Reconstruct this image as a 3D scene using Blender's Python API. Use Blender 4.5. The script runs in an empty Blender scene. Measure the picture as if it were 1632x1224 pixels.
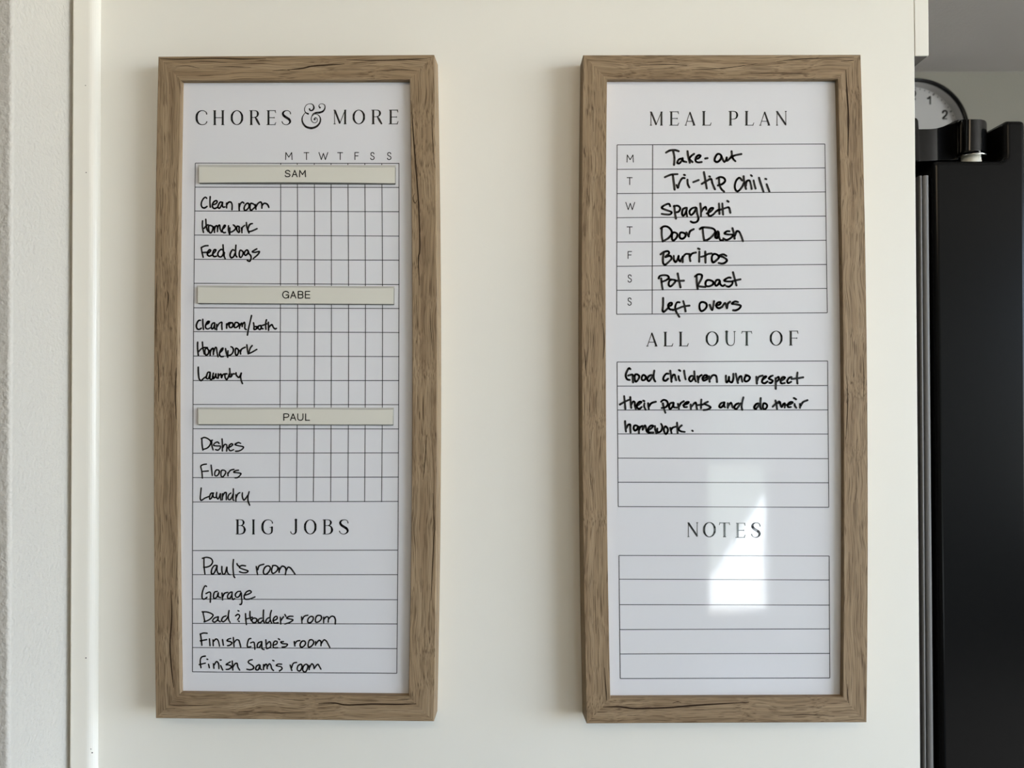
import bpy, bmesh, math, random
from mathutils import Vector, Matrix
random.seed(4)
S = bpy.context.scene
COL = S.collection

# ------------------------------------------------------------------ camera
W, H = 1632, 1224
FPX = 1131.0                                   # focal length in photo pixels
CAM = Vector((0.0, -0.75, 1.50))
PITCH, ROLL = math.radians(0.66), math.radians(-0.17)
cam_d = bpy.data.cameras.new('camera')
cam_d.sensor_width = 36.0
cam_d.lens = FPX / W * 36.0
cam_d.clip_start = 0.01
cam_d.dof.use_dof = True
cam_d.dof.focus_distance = 0.735
cam_d.dof.aperture_fstop = 9.0
cam = bpy.data.objects.new('camera', cam_d)
COL.objects.link(cam)
CAM_R = Matrix.Rotation(math.pi / 2 + PITCH, 3, 'X') @ Matrix.Rotation(ROLL, 3, 'Z')
cam.matrix_world = Matrix.Translation(CAM) @ CAM_R.to_4x4()
S.camera = cam

# ------------------------------------------------------------------ world, lights, exposure
SKY = 13.5
w = bpy.data.worlds.new('sky')
S.world = w
w.use_nodes = True
_n, _l = w.node_tree.nodes, w.node_tree.links
_tc = _n.new('ShaderNodeTexCoord')                    # blue sky above, sunlit warm ground below the horizon
_sx = _n.new('ShaderNodeSeparateXYZ')
_rp = _n.new('ShaderNodeValToRGB')
_mr = _n.new('ShaderNodeMapRange')
_mr.inputs['From Min'].default_value = -0.25
_mr.inputs['From Max'].default_value = 0.25
_l.new(_tc.outputs['Generated'], _sx.inputs[0]); _l.new(_sx.outputs['Z'], _mr.inputs['Value']); _l.new(_mr.outputs[0], _rp.inputs[0])
_e = _rp.color_ramp.elements
_e[0].position, _e[0].color = 0.36, (0.93, 0.93, 0.87, 1)
_e[1].position, _e[1].color = 0.64, (0.78, 0.98, 1.27, 1)
_l.new(_rp.outputs[0], _n['Background'].inputs[0])
_n['Background'].inputs[1].default_value = SKY

def light(name, kind, loc, aim, energy, color, sx=1, sy=1):
    d = bpy.data.lights.new(name, kind)
    d.energy = energy
    d.color = color
    if kind == 'AREA':
        d.shape = 'RECTANGLE'; d.size = sx; d.size_y = sy
    o = bpy.data.objects.new(name, d)
    COL.objects.link(o)
    o.location = loc
    o.rotation_euler = (Vector(aim) - Vector(loc)).to_track_quat('-Z', 'Y').to_euler()
    return o

# daylight coming in through the window of the right wall
WIN = (-3.4, -0.45, 0.66, 2.36)                        # window opening in the right wall: y0, y1, z0, z1
XR, XL, YB = 3.40, -2.6, -3.6
win = light('window_portal', 'AREA', (XR + .11, (WIN[0] + WIN[1]) / 2, (WIN[2] + WIN[3]) / 2), (0, (WIN[0] + WIN[1]) / 2, (WIN[2] + WIN[3]) / 2), 1, (1, 1, 1), WIN[1] - WIN[0], WIN[3] - WIN[2])
win.data.cycles.is_portal = True                      # samples the sky that shines through the opening
sun = light('sun', 'SUN', (9, -7.4, 9), (1.4, -4.4, 0.0), 38, (1.0, 0.96, 0.88))
sun.data.angle = math.radians(0.6)

FILL_GLOW = 8.6                                            # radiance of the warm fill globe added under the ceiling
S.view_settings.view_transform = 'Standard'
S.view_settings.look = 'None'
S.view_settings.gamma = 1
S.view_settings.use_curve_mapping = False
S.view_settings.exposure = 0.0

# ------------------------------------------------------------------ helpers
def at(px, py, Y):
    """the point of the vertical plane y = Y that lies at photo pixel (px, py)"""
    d = CAM_R @ Vector(((px - W / 2) / FPX, -(py - H / 2) / FPX, -1.0))
    return CAM + d * ((Y - CAM.y) / d.y)

def srgb(r, g, b):
    f = lambda c: c / 12.92 if c <= 0.04045 else ((c + 0.055) / 1.055) ** 2.4
    return (f(r / 255), f(g / 255), f(b / 255), 1)

def tag(o, label=None, cat=None, group=None, kind=None):
    if label: o['label'] = label
    if cat: o['category'] = cat
    if group: o['group'] = group
    if kind: o['kind'] = kind
    return o

def empty(name, loc, label, cat, group=None):
    o = bpy.data.objects.new(name, None)
    o.empty_display_size = 0.05
    COL.objects.link(o)
    o.location = loc
    return tag(o, label, cat, group)

def link(name, bm, mats, parent=None, smooth=False, bevel=0, segs=2, fix=True):
    if fix:
        bmesh.ops.recalc_face_normals(bm, faces=bm.faces)
    me = bpy.data.meshes.new(name)
    bm.to_mesh(me); bm.free()
    o = bpy.data.objects.new(name, me)
    COL.objects.link(o)
    for m in (mats if isinstance(mats, (list, tuple)) else [mats]):
        me.materials.append(m)
    if parent:                                  # meshes are written in world coordinates
        off = parent.location.copy()
        p = parent.parent
        while p:
            off += p.location; p = p.parent
        me.transform(Matrix.Translation(-off))
        o.parent = parent
    if smooth:
        for f in me.polygons: f.use_smooth = True
    if bevel:
        b = o.modifiers.new('bevel', 'BEVEL')
        b.width = bevel; b.segments = segs; b.limit_method = 'ANGLE'; b.angle_limit = math.radians(40)
        b.harden_normals = False
    return o

def box(bm, a, b, mat=0):
    xs, ys, zs = sorted((a[0], b[0])), sorted((a[1], b[1])), sorted((a[2], b[2]))
    v = [bm.verts.new((x, y, z)) for x in xs for y in ys for z in zs]
    for q in ((0, 1, 3, 2), (4, 6, 7, 5), (0, 4, 5, 1), (2, 3, 7, 6), (0, 2, 6, 4), (1, 5, 7, 3)):
        f = bm.faces.new([v[i] for i in q]); f.material_index = mat

def prism(bm, pts, vec, mat=0):
    """closed polygon pts (3-D) extruded by vec"""
    a = [bm.verts.new(p) for p in pts]
    b = [bm.verts.new(Vector(p) + Vector(vec)) for p in pts]
    n = len(pts)
    fs = [bm.faces.new(a), bm.faces.new(list(reversed(b)))]
    for i in range(n):
        fs.append(bm.faces.new((a[i], a[(i + 1) % n], b[(i + 1) % n], b[i])))
    for f in fs: f.material_index = mat

def lathe_y(bm, c, prof, n=64, mat=0, closed=True):
    """profile of (radius, y offset) turned about the y axis through c"""
    rings = []
    for r, dy in prof:
        rings.append([bm.verts.new((c[0] + r * math.cos(2 * math.pi * k / n), c[1] + dy, c[2] + r * math.sin(2 * math.pi * k / n))) for k in range(n)])
    m = len(rings)
    for i in range(m if closed else m - 1):
        A, B = rings[i], rings[(i + 1) % m]
        for k in range(n):
            f = bm.faces.new((A[k], A[(k + 1) % n], B[(k + 1) % n], B[k])); f.material_index = mat

# ------------------------------------------------------------------ materials
def mat(name, color, rough=0.5, spec=0.5, metal=0.0, bump=None, coat=0.0, coat_rough=0.03):
    m = bpy.data.materials.new(name)
    m.use_nodes = True
    nt = m.node_tree
    p = nt.nodes['Principled BSDF']
    p.inputs['Base Color'].default_value = color if len(color) == 4 else (*color, 1)
    p.inputs['Roughness'].default_value = rough
    p.inputs['Specular IOR Level'].default_value = spec
    p.inputs['Metallic'].default_value = metal
    p.inputs['Coat Weight'].default_value = coat
    p.inputs['Coat Roughness'].default_value = coat_rough
    if bump:
        sc, st, dist = bump
        tc = nt.nodes.new('ShaderNodeTexCoord')
        no = nt.nodes.new('ShaderNodeTexNoise')
        no.inputs['Scale'].default_value = sc
        no.inputs['Detail'].default_value = 3
        b = nt.nodes.new('ShaderNodeBump')
        b.inputs['Strength'].default_value = st
        b.inputs['Distance'].default_value = dist
        nt.links.new(tc.outputs['Object'], no.inputs['Vector'])
        nt.links.new(no.outputs['Fac'], b.inputs['Height'])
        nt.links.new(b.outputs['Normal'], p.inputs['Normal'])
    return m

def wood(name, along):
    m = mat(name, (0.25, 0.18, 0.11), 0.62, 0.25)
    nt = m.node_tree; N = nt.nodes; L = nt.links
    p = N['Principled BSDF']
    tc = N.new('ShaderNodeTexCoord')
    info = N.new('ShaderNodeObjectInfo')
    mul = N.new('ShaderNodeVectorMath'); mul.operation = 'SCALE'
    mul.inputs[0].default_value = (3.1, 1.7, 5.3)
    L.new(info.outputs['Random'], mul.inputs['Scale'])
    add = N.new('ShaderNodeVectorMath'); add.operation = 'ADD'
    L.new(tc.outputs['Object'], add.inputs[0]); L.new(mul.outputs[0], add.inputs[1])
    # slow waviness of the grain
    wv = N.new('ShaderNodeTexNoise'); wv.inputs['Scale'].default_value = 14; wv.inputs['Detail'].default_value = 1
    L.new(add.outputs[0], wv.inputs['Vector'])
    wsub = N.new('ShaderNodeVectorMath'); wsub.operation = 'SUBTRACT'; wsub.inputs[1].default_value = (.5, .5, .5)
    L.new(wv.outputs['Color'], wsub.inputs[0])
    wsc = N.new('ShaderNodeVectorMath'); wsc.operation = 'SCALE'; wsc.inputs['Scale'].default_value = 0.012
    L.new(wsub.outputs[0], wsc.inputs[0])
    add2 = N.new('ShaderNodeVectorMath'); add2.operation = 'ADD'
    L.new(add.outputs[0], add2.inputs[0]); L.new(wsc.outputs[0], add2.inputs[1])
    def noise(across, length, detail, rough=0.55):
        mp = N.new('ShaderNodeMapping')
        mp.inputs['Scale'].default_value = tuple(length if a == along else across for a in 'xyz')
        L.new(add2.outputs[0], mp.inputs['Vector'])
        n = N.new('ShaderNodeTexNoise'); n.inputs['Scale'].default_value = 1.0
        n.inputs['Detail'].default_value = detail; n.inputs['Roughness'].default_value = rough
        L.new(mp.outputs[0], n.inputs['Vector'])
        return n.outputs['Fac']
    def ramp(src, stops):
        r = N.new('ShaderNodeValToRGB')
        e = r.color_ramp.elements
        while len(e) < len(stops): e.new(0.5)
        for k, (pos, c) in enumerate(stops):
            e[k].position = pos; e[k].color = (*c, 1) if len(c) == 3 else c
        L.new(src, r.inputs[0])
        return r.outputs[0]
    def mix(a, b, fac, mode='MULTIPLY'):
        x = N.new('ShaderNodeMix'); x.data_type = 'RGBA'; x.blend_type = mode
        x.inputs['Factor'].default_value = fac
        L.new(a, x.inputs['A']); L.new(b, x.inputs['B'])
        return x.outputs['Result']
    base = ramp(noise(150, 5, 3), [(0.30, WOOD_A), (0.52, WOOD_B), (0.72, WOOD_C)])
    fine = ramp(noise(950, 15, 2), [(0.34, (.66, .64, .61)), (0.47, (.95, .95, .95)), (0.66, (1.15, 1.15, 1.15))])
    pore = ramp(noise(1200, 24, 1, 0.4), [(0.32, (.36, .31, .26)), (0.39, (1, 1, 1))])
    c = mix(mix(base, fine, 1.0), pore, 0.8)
    L.new(c, p.inputs['Base Color'])
    b = N.new('ShaderNodeBump'); b.inputs['Strength'].default_value = 0.25; b.inputs['Distance'].default_value = 0.0006
    L.new(fine, b.inputs['Height']); L.new(b.outputs['Normal'], p.inputs['Normal'])
    return m

WOOD_A, WOOD_B, WOOD_C = (0.222, 0.149, 0.083), (0.288, 0.204, 0.118), (0.335, 0.246, 0.150)
M_WOOD_V = wood('oak_upright_grain', 'z')
M_WOOD_H = wood('oak_level_grain', 'x')
M_CRACK = mat('wood_crack', (0.035, 0.02, 0.011), 0.8, 0.1)
M_BOARD = mat('dry_erase_white', (0.71, 0.71, 0.718), 0.045, 0.6)
def ripple(m):                                     # faint unevenness of the glossy sheet
    nt = m.node_tree
    tc = nt.nodes.new('ShaderNodeTexCoord'); mp = nt.nodes.new('ShaderNodeMapping')
    mp.inputs['Scale'].default_value = (95, 1, 34)
    no = nt.nodes.new('ShaderNodeTexNoise'); no.inputs['Scale'].default_value = 1; no.inputs['Detail'].default_value = 3
    b = nt.nodes.new('ShaderNodeBump'); b.inputs['Strength'].default_value = 0.18; b.inputs['Distance'].default_value = 0.0001
    nt.links.new(tc.outputs['Object'], mp.inputs[0]); nt.links.new(mp.outputs[0], no.inputs['Vector'])
    nt.links.new(no.outputs['Fac'], b.inputs['Height']); nt.links.new(b.outputs['Normal'], nt.nodes['Principled BSDF'].inputs['Normal'])
ripple(M_BOARD)
M_PRINT = mat('printed_black', (0.012, 0.012, 0.013), 0.10, 0.6)
M_LINE = mat('printed_grey_line', (0.035, 0.036, 0.038), 0.10, 0.6)
M_THIN = mat('printed_thin_letter', (0.02, 0.02, 0.021), 0.10, 0.6)
M_INK = mat('marker_ink', (0.010, 0.010, 0.010), 0.35, 0.4)
M_PANEL = mat('cabinet_white', (0.815, 0.793, 0.705), 0.42, 0.4)
M_PAINT = mat('drywall_paint', (0.555, 0.525, 0.465), 0.6, 0.3, bump=(240, 0.9, 0.0016))
M_TRIM = mat('trim_white', (0.76, 0.735, 0.655), 0.3, 0.5)
M_NAIL = mat('nail_hole', (0.03, 0.025, 0.02), 0.8)
M_CREAM = mat('cream_insert', (0.66, 0.645, 0.56), 0.22, 0.5)
M_CLEAR = mat('strip_magnet', (0.50, 0.49, 0.44), 0.3, 0.5)
M_MAG = mat('magnet_and_shade', (0.10, 0.098, 0.09), 0.6, 0.2)
M_SAMINK = mat('label_ink', (0.014, 0.014, 0.013), 0.25, 0.5)
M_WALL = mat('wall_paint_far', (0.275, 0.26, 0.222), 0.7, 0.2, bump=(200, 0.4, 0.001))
M_CEIL = mat('ceiling_paint', (0.52, 0.485, 0.455), 0.8, 0.2, bump=(160, 0.5, 0.002))
M_FLOOR = mat('floor_tile', (0.070, 0.066, 0.062), 0.5, 0.3)
M_BLACK = mat('fridge_black', (0.005, 0.005, 0.005), 0.2, 0.1)
M_GLOSS = mat('black_plastic', (0.003, 0.003, 0.003), 0.16, 0.3)
M_GASKET = mat('gasket_grey', (0.16, 0.155, 0.145), 0.5, 0.4)
M_DARK = mat('gap_black', (0.006, 0.006, 0.006), 0.7, 0.2)
M_STEEL = mat('steel', (0.75, 0.74, 0.70), 0.25, 0.5, metal=1.0)
M_PIN = mat('white_bushing', (0.72, 0.70, 0.60), 0.4, 0.4)
M_DIAL = mat('clock_dial', (0.44, 0.43, 0.42), 0.5, 0.3)
M_NUM = mat('clock_numeral', (0.12, 0.12, 0.115), 0.6, 0.2)
M_CONC = mat('patio_concrete', (0.58, 0.57, 0.54), 0.9, 0.2)
M_GLOBE = mat('fill_globe', (0.9, 0.88, 0.8), 0.3, 0.5)
M_GLOBE.node_tree.nodes['Principled BSDF'].inputs['Emission Color'].default_value = (1.0, 0.79, 0.55, 1)
M_GLOBE.node_tree.nodes['Principled BSDF'].inputs['Emission Strength'].default_value = FILL_GLOW
M_UNDER = mat('underside_grey', (0.16, 0.148, 0.135), 0.7, 0.2)
M_SCREEN = mat('screen', (0.10, 0.11, 0.08), 0.9, 0.1)
M_LAWN = mat('lawn', (0.13, 0.14, 0.11), 0.9, 0.1)

# ------------------------------------------------------------------ strokes of ink
def crom(pts, sub):
    if len(pts) < 3:
        a, b = pts[0], pts[-1]
        return [tuple(a[i] + (b[i] - a[i]) * k / 2 for i in range(len(a))) for k in range(3)]
    closed = abs(pts[0][0] - pts[-1][0]) + abs(pts[0][1] - pts[-1][1]) < 1e-6
    out = []
    n = len(pts)
    for i in range(n - 1):
        p1, p2 = pts[i], pts[i + 1]
        p0 = pts[i - 1] if i else (pts[-2] if closed else p1)
        p3 = pts[i + 2] if i + 2 < n else (pts[1] if closed else p2)
        # centripetal tangents keep tight corners from overshooting
        d = lambda a, b: max(math.hypot(a[0] - b[0], a[1] - b[1]), 1e-4) ** 0.5
        t01, t12, t23 = d(p0, p1), d(p1, p2), d(p2, p3)
        for k in range(sub):
            t = k / sub
            r = []
            for c in range(len(p1)):
                m1 = (p2[c] - p1[c]) + t12 * ((p1[c] - p0[c]) / t01 - (p2[c] - p0[c]) / (t01 + t12)) if p0 is not p1 else (p2[c] - p1[c]) * 0.7
                m2 = (p2[c] - p1[c]) + t12 * ((p3[c] - p2[c]) / t23 - (p3[c] - p1[c]) / (t12 + t23)) if p3 is not p2 else (p2[c] - p1[c]) * 0.7
                a = 2 * (p1[c] - p2[c]) + m1 + m2
                b = -3 * (p1[c] - p2[c]) - 2 * m1 - m2
                r.append(a * t ** 3 + b * t ** 2 + m1 * t + p1[c])
            out.append(tuple(r))
    out.append(tuple(pts[-1]))
    return out

def ribbon(bm, pts, Y, smooth=True, caps=True, sub=5, mat=0):
    """pts: (px, py, width) in photo pixels, laid as a flat stroke on the plane y = Y"""
    if len(pts) == 1:
        q = pts
    else:
        q = crom(pts, sub) if smooth else pts
    def V(x, y): return bm.verts.new(at(x, y, Y))
    def disc(p):
        r = max(p[2], 0.2) / 2
        f = bm.faces.new([V(p[0] + r * math.cos(a * math.pi / 5), p[1] + r * math.sin(a * math.pi / 5)) for a in range(10)])
        f.material_index = mat
    last = None
    for i in range(len(q) - 1):
        a, b = q[i], q[i + 1]
        dx, dy = b[0] - a[0], b[1] - a[1]
        l = math.hypot(dx, dy)
        if l < 1e-5: continue
        nx, ny = -dy / l, dx / l
        ra, rb = a[2] / 2, b[2] / 2
        f = bm.faces.new((V(a[0] + nx * ra, a[1] + ny * ra), V(b[0] + nx * rb, b[1] + ny * rb), V(b[0] - nx * rb, b[1] - ny * rb), V(a[0] - nx * ra, a[1] - ny * ra)))
        f.material_index = mat
        if last is not None and caps:
            turn = abs(last[0] * ny - last[1] * nx)
            if turn > 0.08 or last[0] * nx + last[1] * ny < 0: disc(a)
        last = (nx, ny)
    if caps:
        disc(q[0])
        if len(q) > 1: disc(q[-1])

def pen(bm, data, Y, x0, y0, sc, width):
    """data: strokes separated by ';', points 'x,y' in an enlargement of sc times starting at photo pixel (x0, y0)"""
    for st in data.split(';'):
        pts = []
        for tok in st.split():
            x, y = tok.split(',')
            pts.append((x0 + float(x) / sc, y0 + float(y) / sc))
        n = len(pts)
        if not n: continue
        ww = [width * random.uniform(0.93, 1.07) for _ in pts]
        ribbon(bm, [(p[0], p[1], k) for p, k in zip(pts, ww)], Y)

# -------- display capitals (unit height): strokes of (x, y, width)
def _arc(k): return k
SERIF = 0.036
GLYPH = {
 'C': (0.79, [[(.765,.25,.075),(.735,.14,.05),(.60,.04,.04),(.43,.015,.045),(.24,.09,.085),(.11,.27,.13),(.075,.5,.145),(.11,.73,.13),(.24,.91,.085),(.43,.985,.045),(.60,.965,.04),(.71,.90,.045),(.77,.79,.07)]]),
 'H': (0.77, [[(.11,0,.125),(.11,1,.125)],[(.66,0,.125),(.66,1,.125)],[(.11,.5,.035),(.66,.5,.035)],[(.0,.012,SERIF),(.2,.012,SERIF)],[(.0,.988,SERIF),(.21,.988,SERIF)],[(.56,.012,SERIF),(.77,.012,SERIF)],[(.56,.988,SERIF),(.77,.988,SERIF)]]),
 'O': (0.84, [[(.42,.015,.04),(.22,.10,.08),(.085,.31,.125),(.065,.5,.13),(.085,.69,.125),(.22,.90,.08),(.42,.985,.04),(.62,.90,.08),(.755,.69,.125),(.775,.5,.13),(.755,.31,.125),(.62,.10,.08),(.42,.015,.04)]]),
 'R': (0.71, [[(.11,0,.125),(.11,1,.125)],[(0,.015,SERIF),(.34,.015,.04),(.50,.07,.08),(.565,.23,.125),(.51,.40,.085),(.36,.475,.045),(.12,.485,.035)],[(.37,.46,.05),(.45,.58,.12),(.60,.86,.125),(.68,.97,.07)],[(0,.988,SERIF),(.21,.988,SERIF)],[(.60,.985,SERIF),(.72,.985,SERIF)]]),
 'E': (0.63, [[(.14,0,.125),(.14,1,.125)],[(.02,.015,SERIF),(.61,.015,SERIF)],[(.605,.01,.05),(.60,.07,.045),(.625,.16,.02)],[(.14,.5,SERIF),(.53,.5,SERIF)],[(.535,.45,.035),(.535,.55,.035)],[(.0,.985,SERIF),(.60,.985,SERIF)],[(.585,.99,.05),(.59,.93,.045),(.635,.83,.02)]]),
 'S': (0.64, [[(.60,.24,.06),(.575,.12,.045),(.46,.03,.04),(.33,.015,.045),(.16,.08,.09),(.085,.20,.13),(.13,.34,.15),(.32,.49,.155),(.50,.61,.155),(.575,.76,.13),(.51,.90,.085),(.35,.985,.045),(.22,.975,.04),(.09,.90,.045),(.03,.78,.06)]]),
 'M': (0.88, [[(.075,0,.035),(.075,1,.03)],[(.09,.03,.12),(.44,.95,.12)],[(.42,.98,.035),(.79,.04,.035)],[(.80,0,.12),(.80,1,.12)],[(0,.015,SERIF),(.12,.015,SERIF)],[(.78,.015,SERIF),(.88,.015,SERIF)],[(0,.988,SERIF),(.15,.988,SERIF)],[(.70,.988,SERIF),(.89,.988,SERIF)]]),
 'A': (0.755, [[(.375,.03,.03),(.07,.99,.035)],[(.37,.06,.10),(.68,.98,.125)],[(.16,.70,.033),(.58,.70,.033)],[(0,.988,SERIF),(.15,.988,SERIF)],[(.56,.988,SERIF),(.755,.988,SERIF)]]),
 'L': (0.66, [[(.14,0,.13),(.14,1,.13)],[(.02,.012,SERIF),(.26,.012,SERIF)],[(.02,.985,SERIF),(.60,.985,SERIF)],[(.60,.985,.05),(.615,.92,.04),(.655,.82,.02)]]),
 'P': (0.67, [[(.13,0,.125),(.13,1,.125)],[(.01,.015,SERIF),(.34,.015,.04),(.52,.08,.08),(.595,.27,.125),(.53,.47,.085),(.36,.555,.04),(.16,.56,.035)],[(.02,.988,SERIF),(.24,.988,SERIF)]]),
 'N': (0.77, [[(.075,0,.035),(.075,1,.03)],[(.07,.03,.12),(.71,.95,.12)],[(.71,0,.03),(.71,1,.035)],[(0,.015,SERIF),(.14,.015,SERIF)],[(.64,.015,SERIF),(.78,.015,SERIF)],[(.01,.988,SERIF),(.15,.988,SERIF)]]),
 'U': (0.75, [[(.12,0,.13),(.12,.60,.13),(.15,.80,.11),(.24,.93,.075),(.40,.985,.045),(.55,.94,.038),(.63,.82,.034),(.655,.62,.03),(.655,0,.03)],[(0,.012,SERIF),(.24,.012,SERIF)],[(.58,.012,SERIF),(.74,.012,SERIF)]]),
 'T': (0.74, [[(.37,0,.13),(.37,1,.13)],[(.02,.018,SERIF),(.72,.018,SERIF)],[(.045,.01,.05),(.04,.07,.04),(.01,.15,.02)],[(.695,.01,.05),(.70,.07,.04),(.73,.15,.02)],[(.26,.988,SERIF),(.48,.988,SERIF)]]),
 'F': (0.65, [[(.14,0,.13),(.14,1,.13)],[(.02,.015,SERIF),(.62,.015,SERIF)],[(.61,.01,.05),(.61,.07,.045),(.64,.17,.02)],[(.14,.5,SERIF),(.55,.5,SERIF)],[(.555,.45,.035),(.555,.55,.035)],[(.03,.988,SERIF),(.26,.988,SERIF)]]),
 'B': (0.66, [[(.11,0,.125),(.11,1,.125)],[(0,.015,SERIF),(.34,.015,.04),(.47,.07,.075),(.525,.20,.12),(.47,.34,.08),(.34,.405,.04),(.12,.41,.035)],[(.34,.405,.04),(.51,.47,.08),(.60,.70,.135),(.52,.90,.09),(.34,.98,.045),(0,.985,SERIF)]]),
 'I': (0.19, [[(.095,0,.125),(.095,1,.125)],[(0,.012,SERIF),(.19,.012,SERIF)],[(0,.988,SERIF),(.19,.988,SERIF)]]),
 'G': (0.81, [[(.765,.24,.07),(.735,.14,.05),(.60,.04,.04),(.44,.015,.045),(.24,.09,.085),(.11,.27,.13),(.075,.5,.145),(.11,.73,.13),(.24,.91,.085),(.44,.985,.045),(.58,.97,.05),(.70,.88,.09),(.73,.72,.12),(.73,.52,.12)],[(.57,.525,SERIF),(.80,.525,SERIF)]]),
 'J': (0.49, [[(.39,0,.13),(.39,.70,.13),(.375,.86,.11),(.30,.96,.075),(.19,.985,.045),(.08,.94,.05),(.025,.82,.05)],[(.28,.012,SERIF),(.49,.012,SERIF)]]),
}
SANS = {   # unit box
 'M': [[(0,1),(.05,0),(.5,.66),(.95,0),(1,1)]], 'T': [[(0,0.02),(1,0.02)],[(.52,0),(.52,1)]],
 'W': [[(0,0),(.27,1),(.5,.12),(.73,1),(1,0)]], 'F': [[(0,1),(0,0),(1,0)],[(0,.48),(.85,.48)]],
 'A': [[(0,1),(.5,0),(1,1)],[(.2,.66),(.8,.66)]], 'L': [[(0,0),(0,1),(1,1)]], 'E': [[(1,0),(0,0),(0,1),(1,1)],[(0,.48),(.92,.48)]],
}
SANSC = {
 'S': [[(.93,.20),(.78,.05),(.5,0),(.2,.07),(.1,.24),(.2,.40),(.5,.49),(.83,.58),(.97,.76),(.83,.93),(.5,1),(.17,.95),(.03,.80)]],
 'G': [[(.96,.24),(.8,.06),(.5,0),(.18,.12),(.02,.5),(.18,.87),(.5,1),(.78,.93),(.93,.72)],[(.55,.54),(.95,.54),(.95,.98)]],
 'B': [[(0,.48),(.6,.48),(.9,.40),(.95,.24),(.85,.06),(.55,0),(0,0)],[(0,.48),(.62,.48),(.93,.58),(1,.74),(.9,.93),(.6,1),(0,1)],[(0,0),(0,1)]],
 'P': [[(0,.54),(.6,.54),(.92,.44),(1,.27),(.9,.07),(.6,0),(0,0)],[(0,0),(0,1)]],
 'U': [[(0,0),(0,.62),(.1,.88),(.5,1),(.9,.88),(1,.62),(1,0)]],
}
def sans(bm, ch, x0, y0, x1, y1, wd, Y):
    h = wd / 2
    fx = lambda x: x0 + h + x * (x1 - x0 - wd)
    fy = lambda y: y0 + h + y * (y1 - y0 - wd)
    for st in SANS.get(ch, []): ribbon(bm, [(fx(x), fy(y), wd) for x, y in st], Y, smooth=False)
    for st in SANSC.get(ch, []): ribbon(bm, [(fx(x), fy(y), wd) for x, y in st], Y)
def display(bm, ch, x0, x1, y0, y1, Y):
    gw, strokes = GLYPH[ch]
    sx = (x1 - x0) / gw; sy = y1 - y0
    for st in strokes:
        ribbon(bm, [(x0 + x * sx, y0 + y * sy, max(wd * sy * 1.1, 1.05)) for x, y, wd in st], Y, smooth=len(st) > 2, caps=len(st) > 2, sub=6)

def q3(pts, t):
    """quadratic through three (value, parameter) pairs"""
    (a, ta), (b, tb), (c, tc) = pts
    return a * (t - tb) * (t - tc) / ((ta - tb) * (ta - tc)) + b * (t - ta) * (t - tc) / ((tb - ta) * (tb - tc)) + c * (t - ta) * (t - tb) / ((tc - ta) * (tc - tb))

# ------------------------------------------------------------------ the setting
CEIL_Z = 2.44
d = CAM_R @ Vector(((1550 - W / 2) / FPX, -(114 - H / 2) / FPX, -1.0))
FAR_Y = CAM.y + d.y * (CEIL_Z - CAM.z) / d.z
def struct(name, bm, m, label, cat='wall', **k):
    return tag(link(name, bm, m, **k), label, cat, kind='structure')

bm = bmesh.new(); box(bm, (XL - .2, YB - .15, -0.1), (XR + .2, FAR_Y + .15, 0.0))
struct('floor', bm, M_FLOOR, 'cool grey floor of the room, below the picture', 'floor')
bm = bmesh.new(); box(bm, (XL - .2, YB - .6, CEIL_Z), (XR + .2, FAR_Y + .15, CEIL_Z + .12))
struct('ceiling', bm, M_CEIL, 'grey painted ceiling behind the cabinet, above the clock', 'ceiling')
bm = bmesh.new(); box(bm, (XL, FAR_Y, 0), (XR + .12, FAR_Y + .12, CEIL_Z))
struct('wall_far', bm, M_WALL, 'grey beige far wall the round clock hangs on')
# right wall with its window opening
bm = bmesh.new()
wy0, wy1, wz0, wz1 = WIN
box(bm, (XR, YB, 0), (XR + .12, wy0, CEIL_Z)); box(bm, (XR, wy1, 0), (XR + .12, FAR_Y, CEIL_Z))
box(bm, (XR, wy0, 0), (XR + .12, wy1, wz0)); box(bm, (XR, wy0, wz1), (XR + .12, wy1, CEIL_Z))
struct('wall_right', bm, M_WALL, 'right wall with the daylight window, outside the picture')
bm = bmesh.new()
for a, b in (((wy0, wz0), (wy1, wz0 + .05)), ((wy0, wz1 - .05), (wy1, wz1)), ((wy0, wz0), (wy0 + .05, wz1)), ((wy1 - .05, wz0), (wy1, wz1))):
    box(bm, (XR + .02, a[0], a[1]), (XR + .09, b[0], b[1]))
struct('window_1', bm, M_TRIM, 'white frame of the window in the right wall', 'window')
# back wall with the open patio door behind the photographer
bm = bmesh.new()
dx0, dx1, dz0, dz1 = 1.19, 1.575, 0.15, 1.98
box(bm, (XL, YB - .12, 0), (dx0, YB, CEIL_Z)); box(bm, (dx1, YB - .12, 0), (XR + .12, YB, CEIL_Z))
box(bm, (dx0, YB - .12, dz1), (dx1, YB, CEIL_Z)); box(bm, (dx0, YB - .12, 0), (dx1, YB, dz0))
struct('wall_back', bm, M_WALL, 'wall behind the photographer with a narrow open patio door')
bm = bmesh.new(); box(bm, (XL - .12, YB, 0), (XL, FAR_Y, CEIL_Z))
struct('wall_side', bm, M_WALL, 'left side wall of the room, outside the picture')
# globe added under the ceiling to warm the upper panel and fill shadows
lp = empty('added_fill_lamp', (0.05, -1.55, CEIL_Z), 'warm white globe added as fill light under the ceiling, outside the picture', 'lamp')
bm = bmesh.new(); bmesh.ops.create_cone(bm, cap_ends=True, segments=32, radius1=.07, radius2=.05, depth=.03, matrix=Matrix.Translation((0.05, -1.55, CEIL_Z - .015)))
link('base', bm, M_TRIM, lp)
bm = bmesh.new(); bmesh.ops.create_uvsphere(bm, u_segments=32, v_segments=16, radius=.20, matrix=Matrix.Translation((0.05, -1.55, CEIL_Z - .22)))
link('globe', bm, M_GLOBE, lp, smooth=True)
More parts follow.
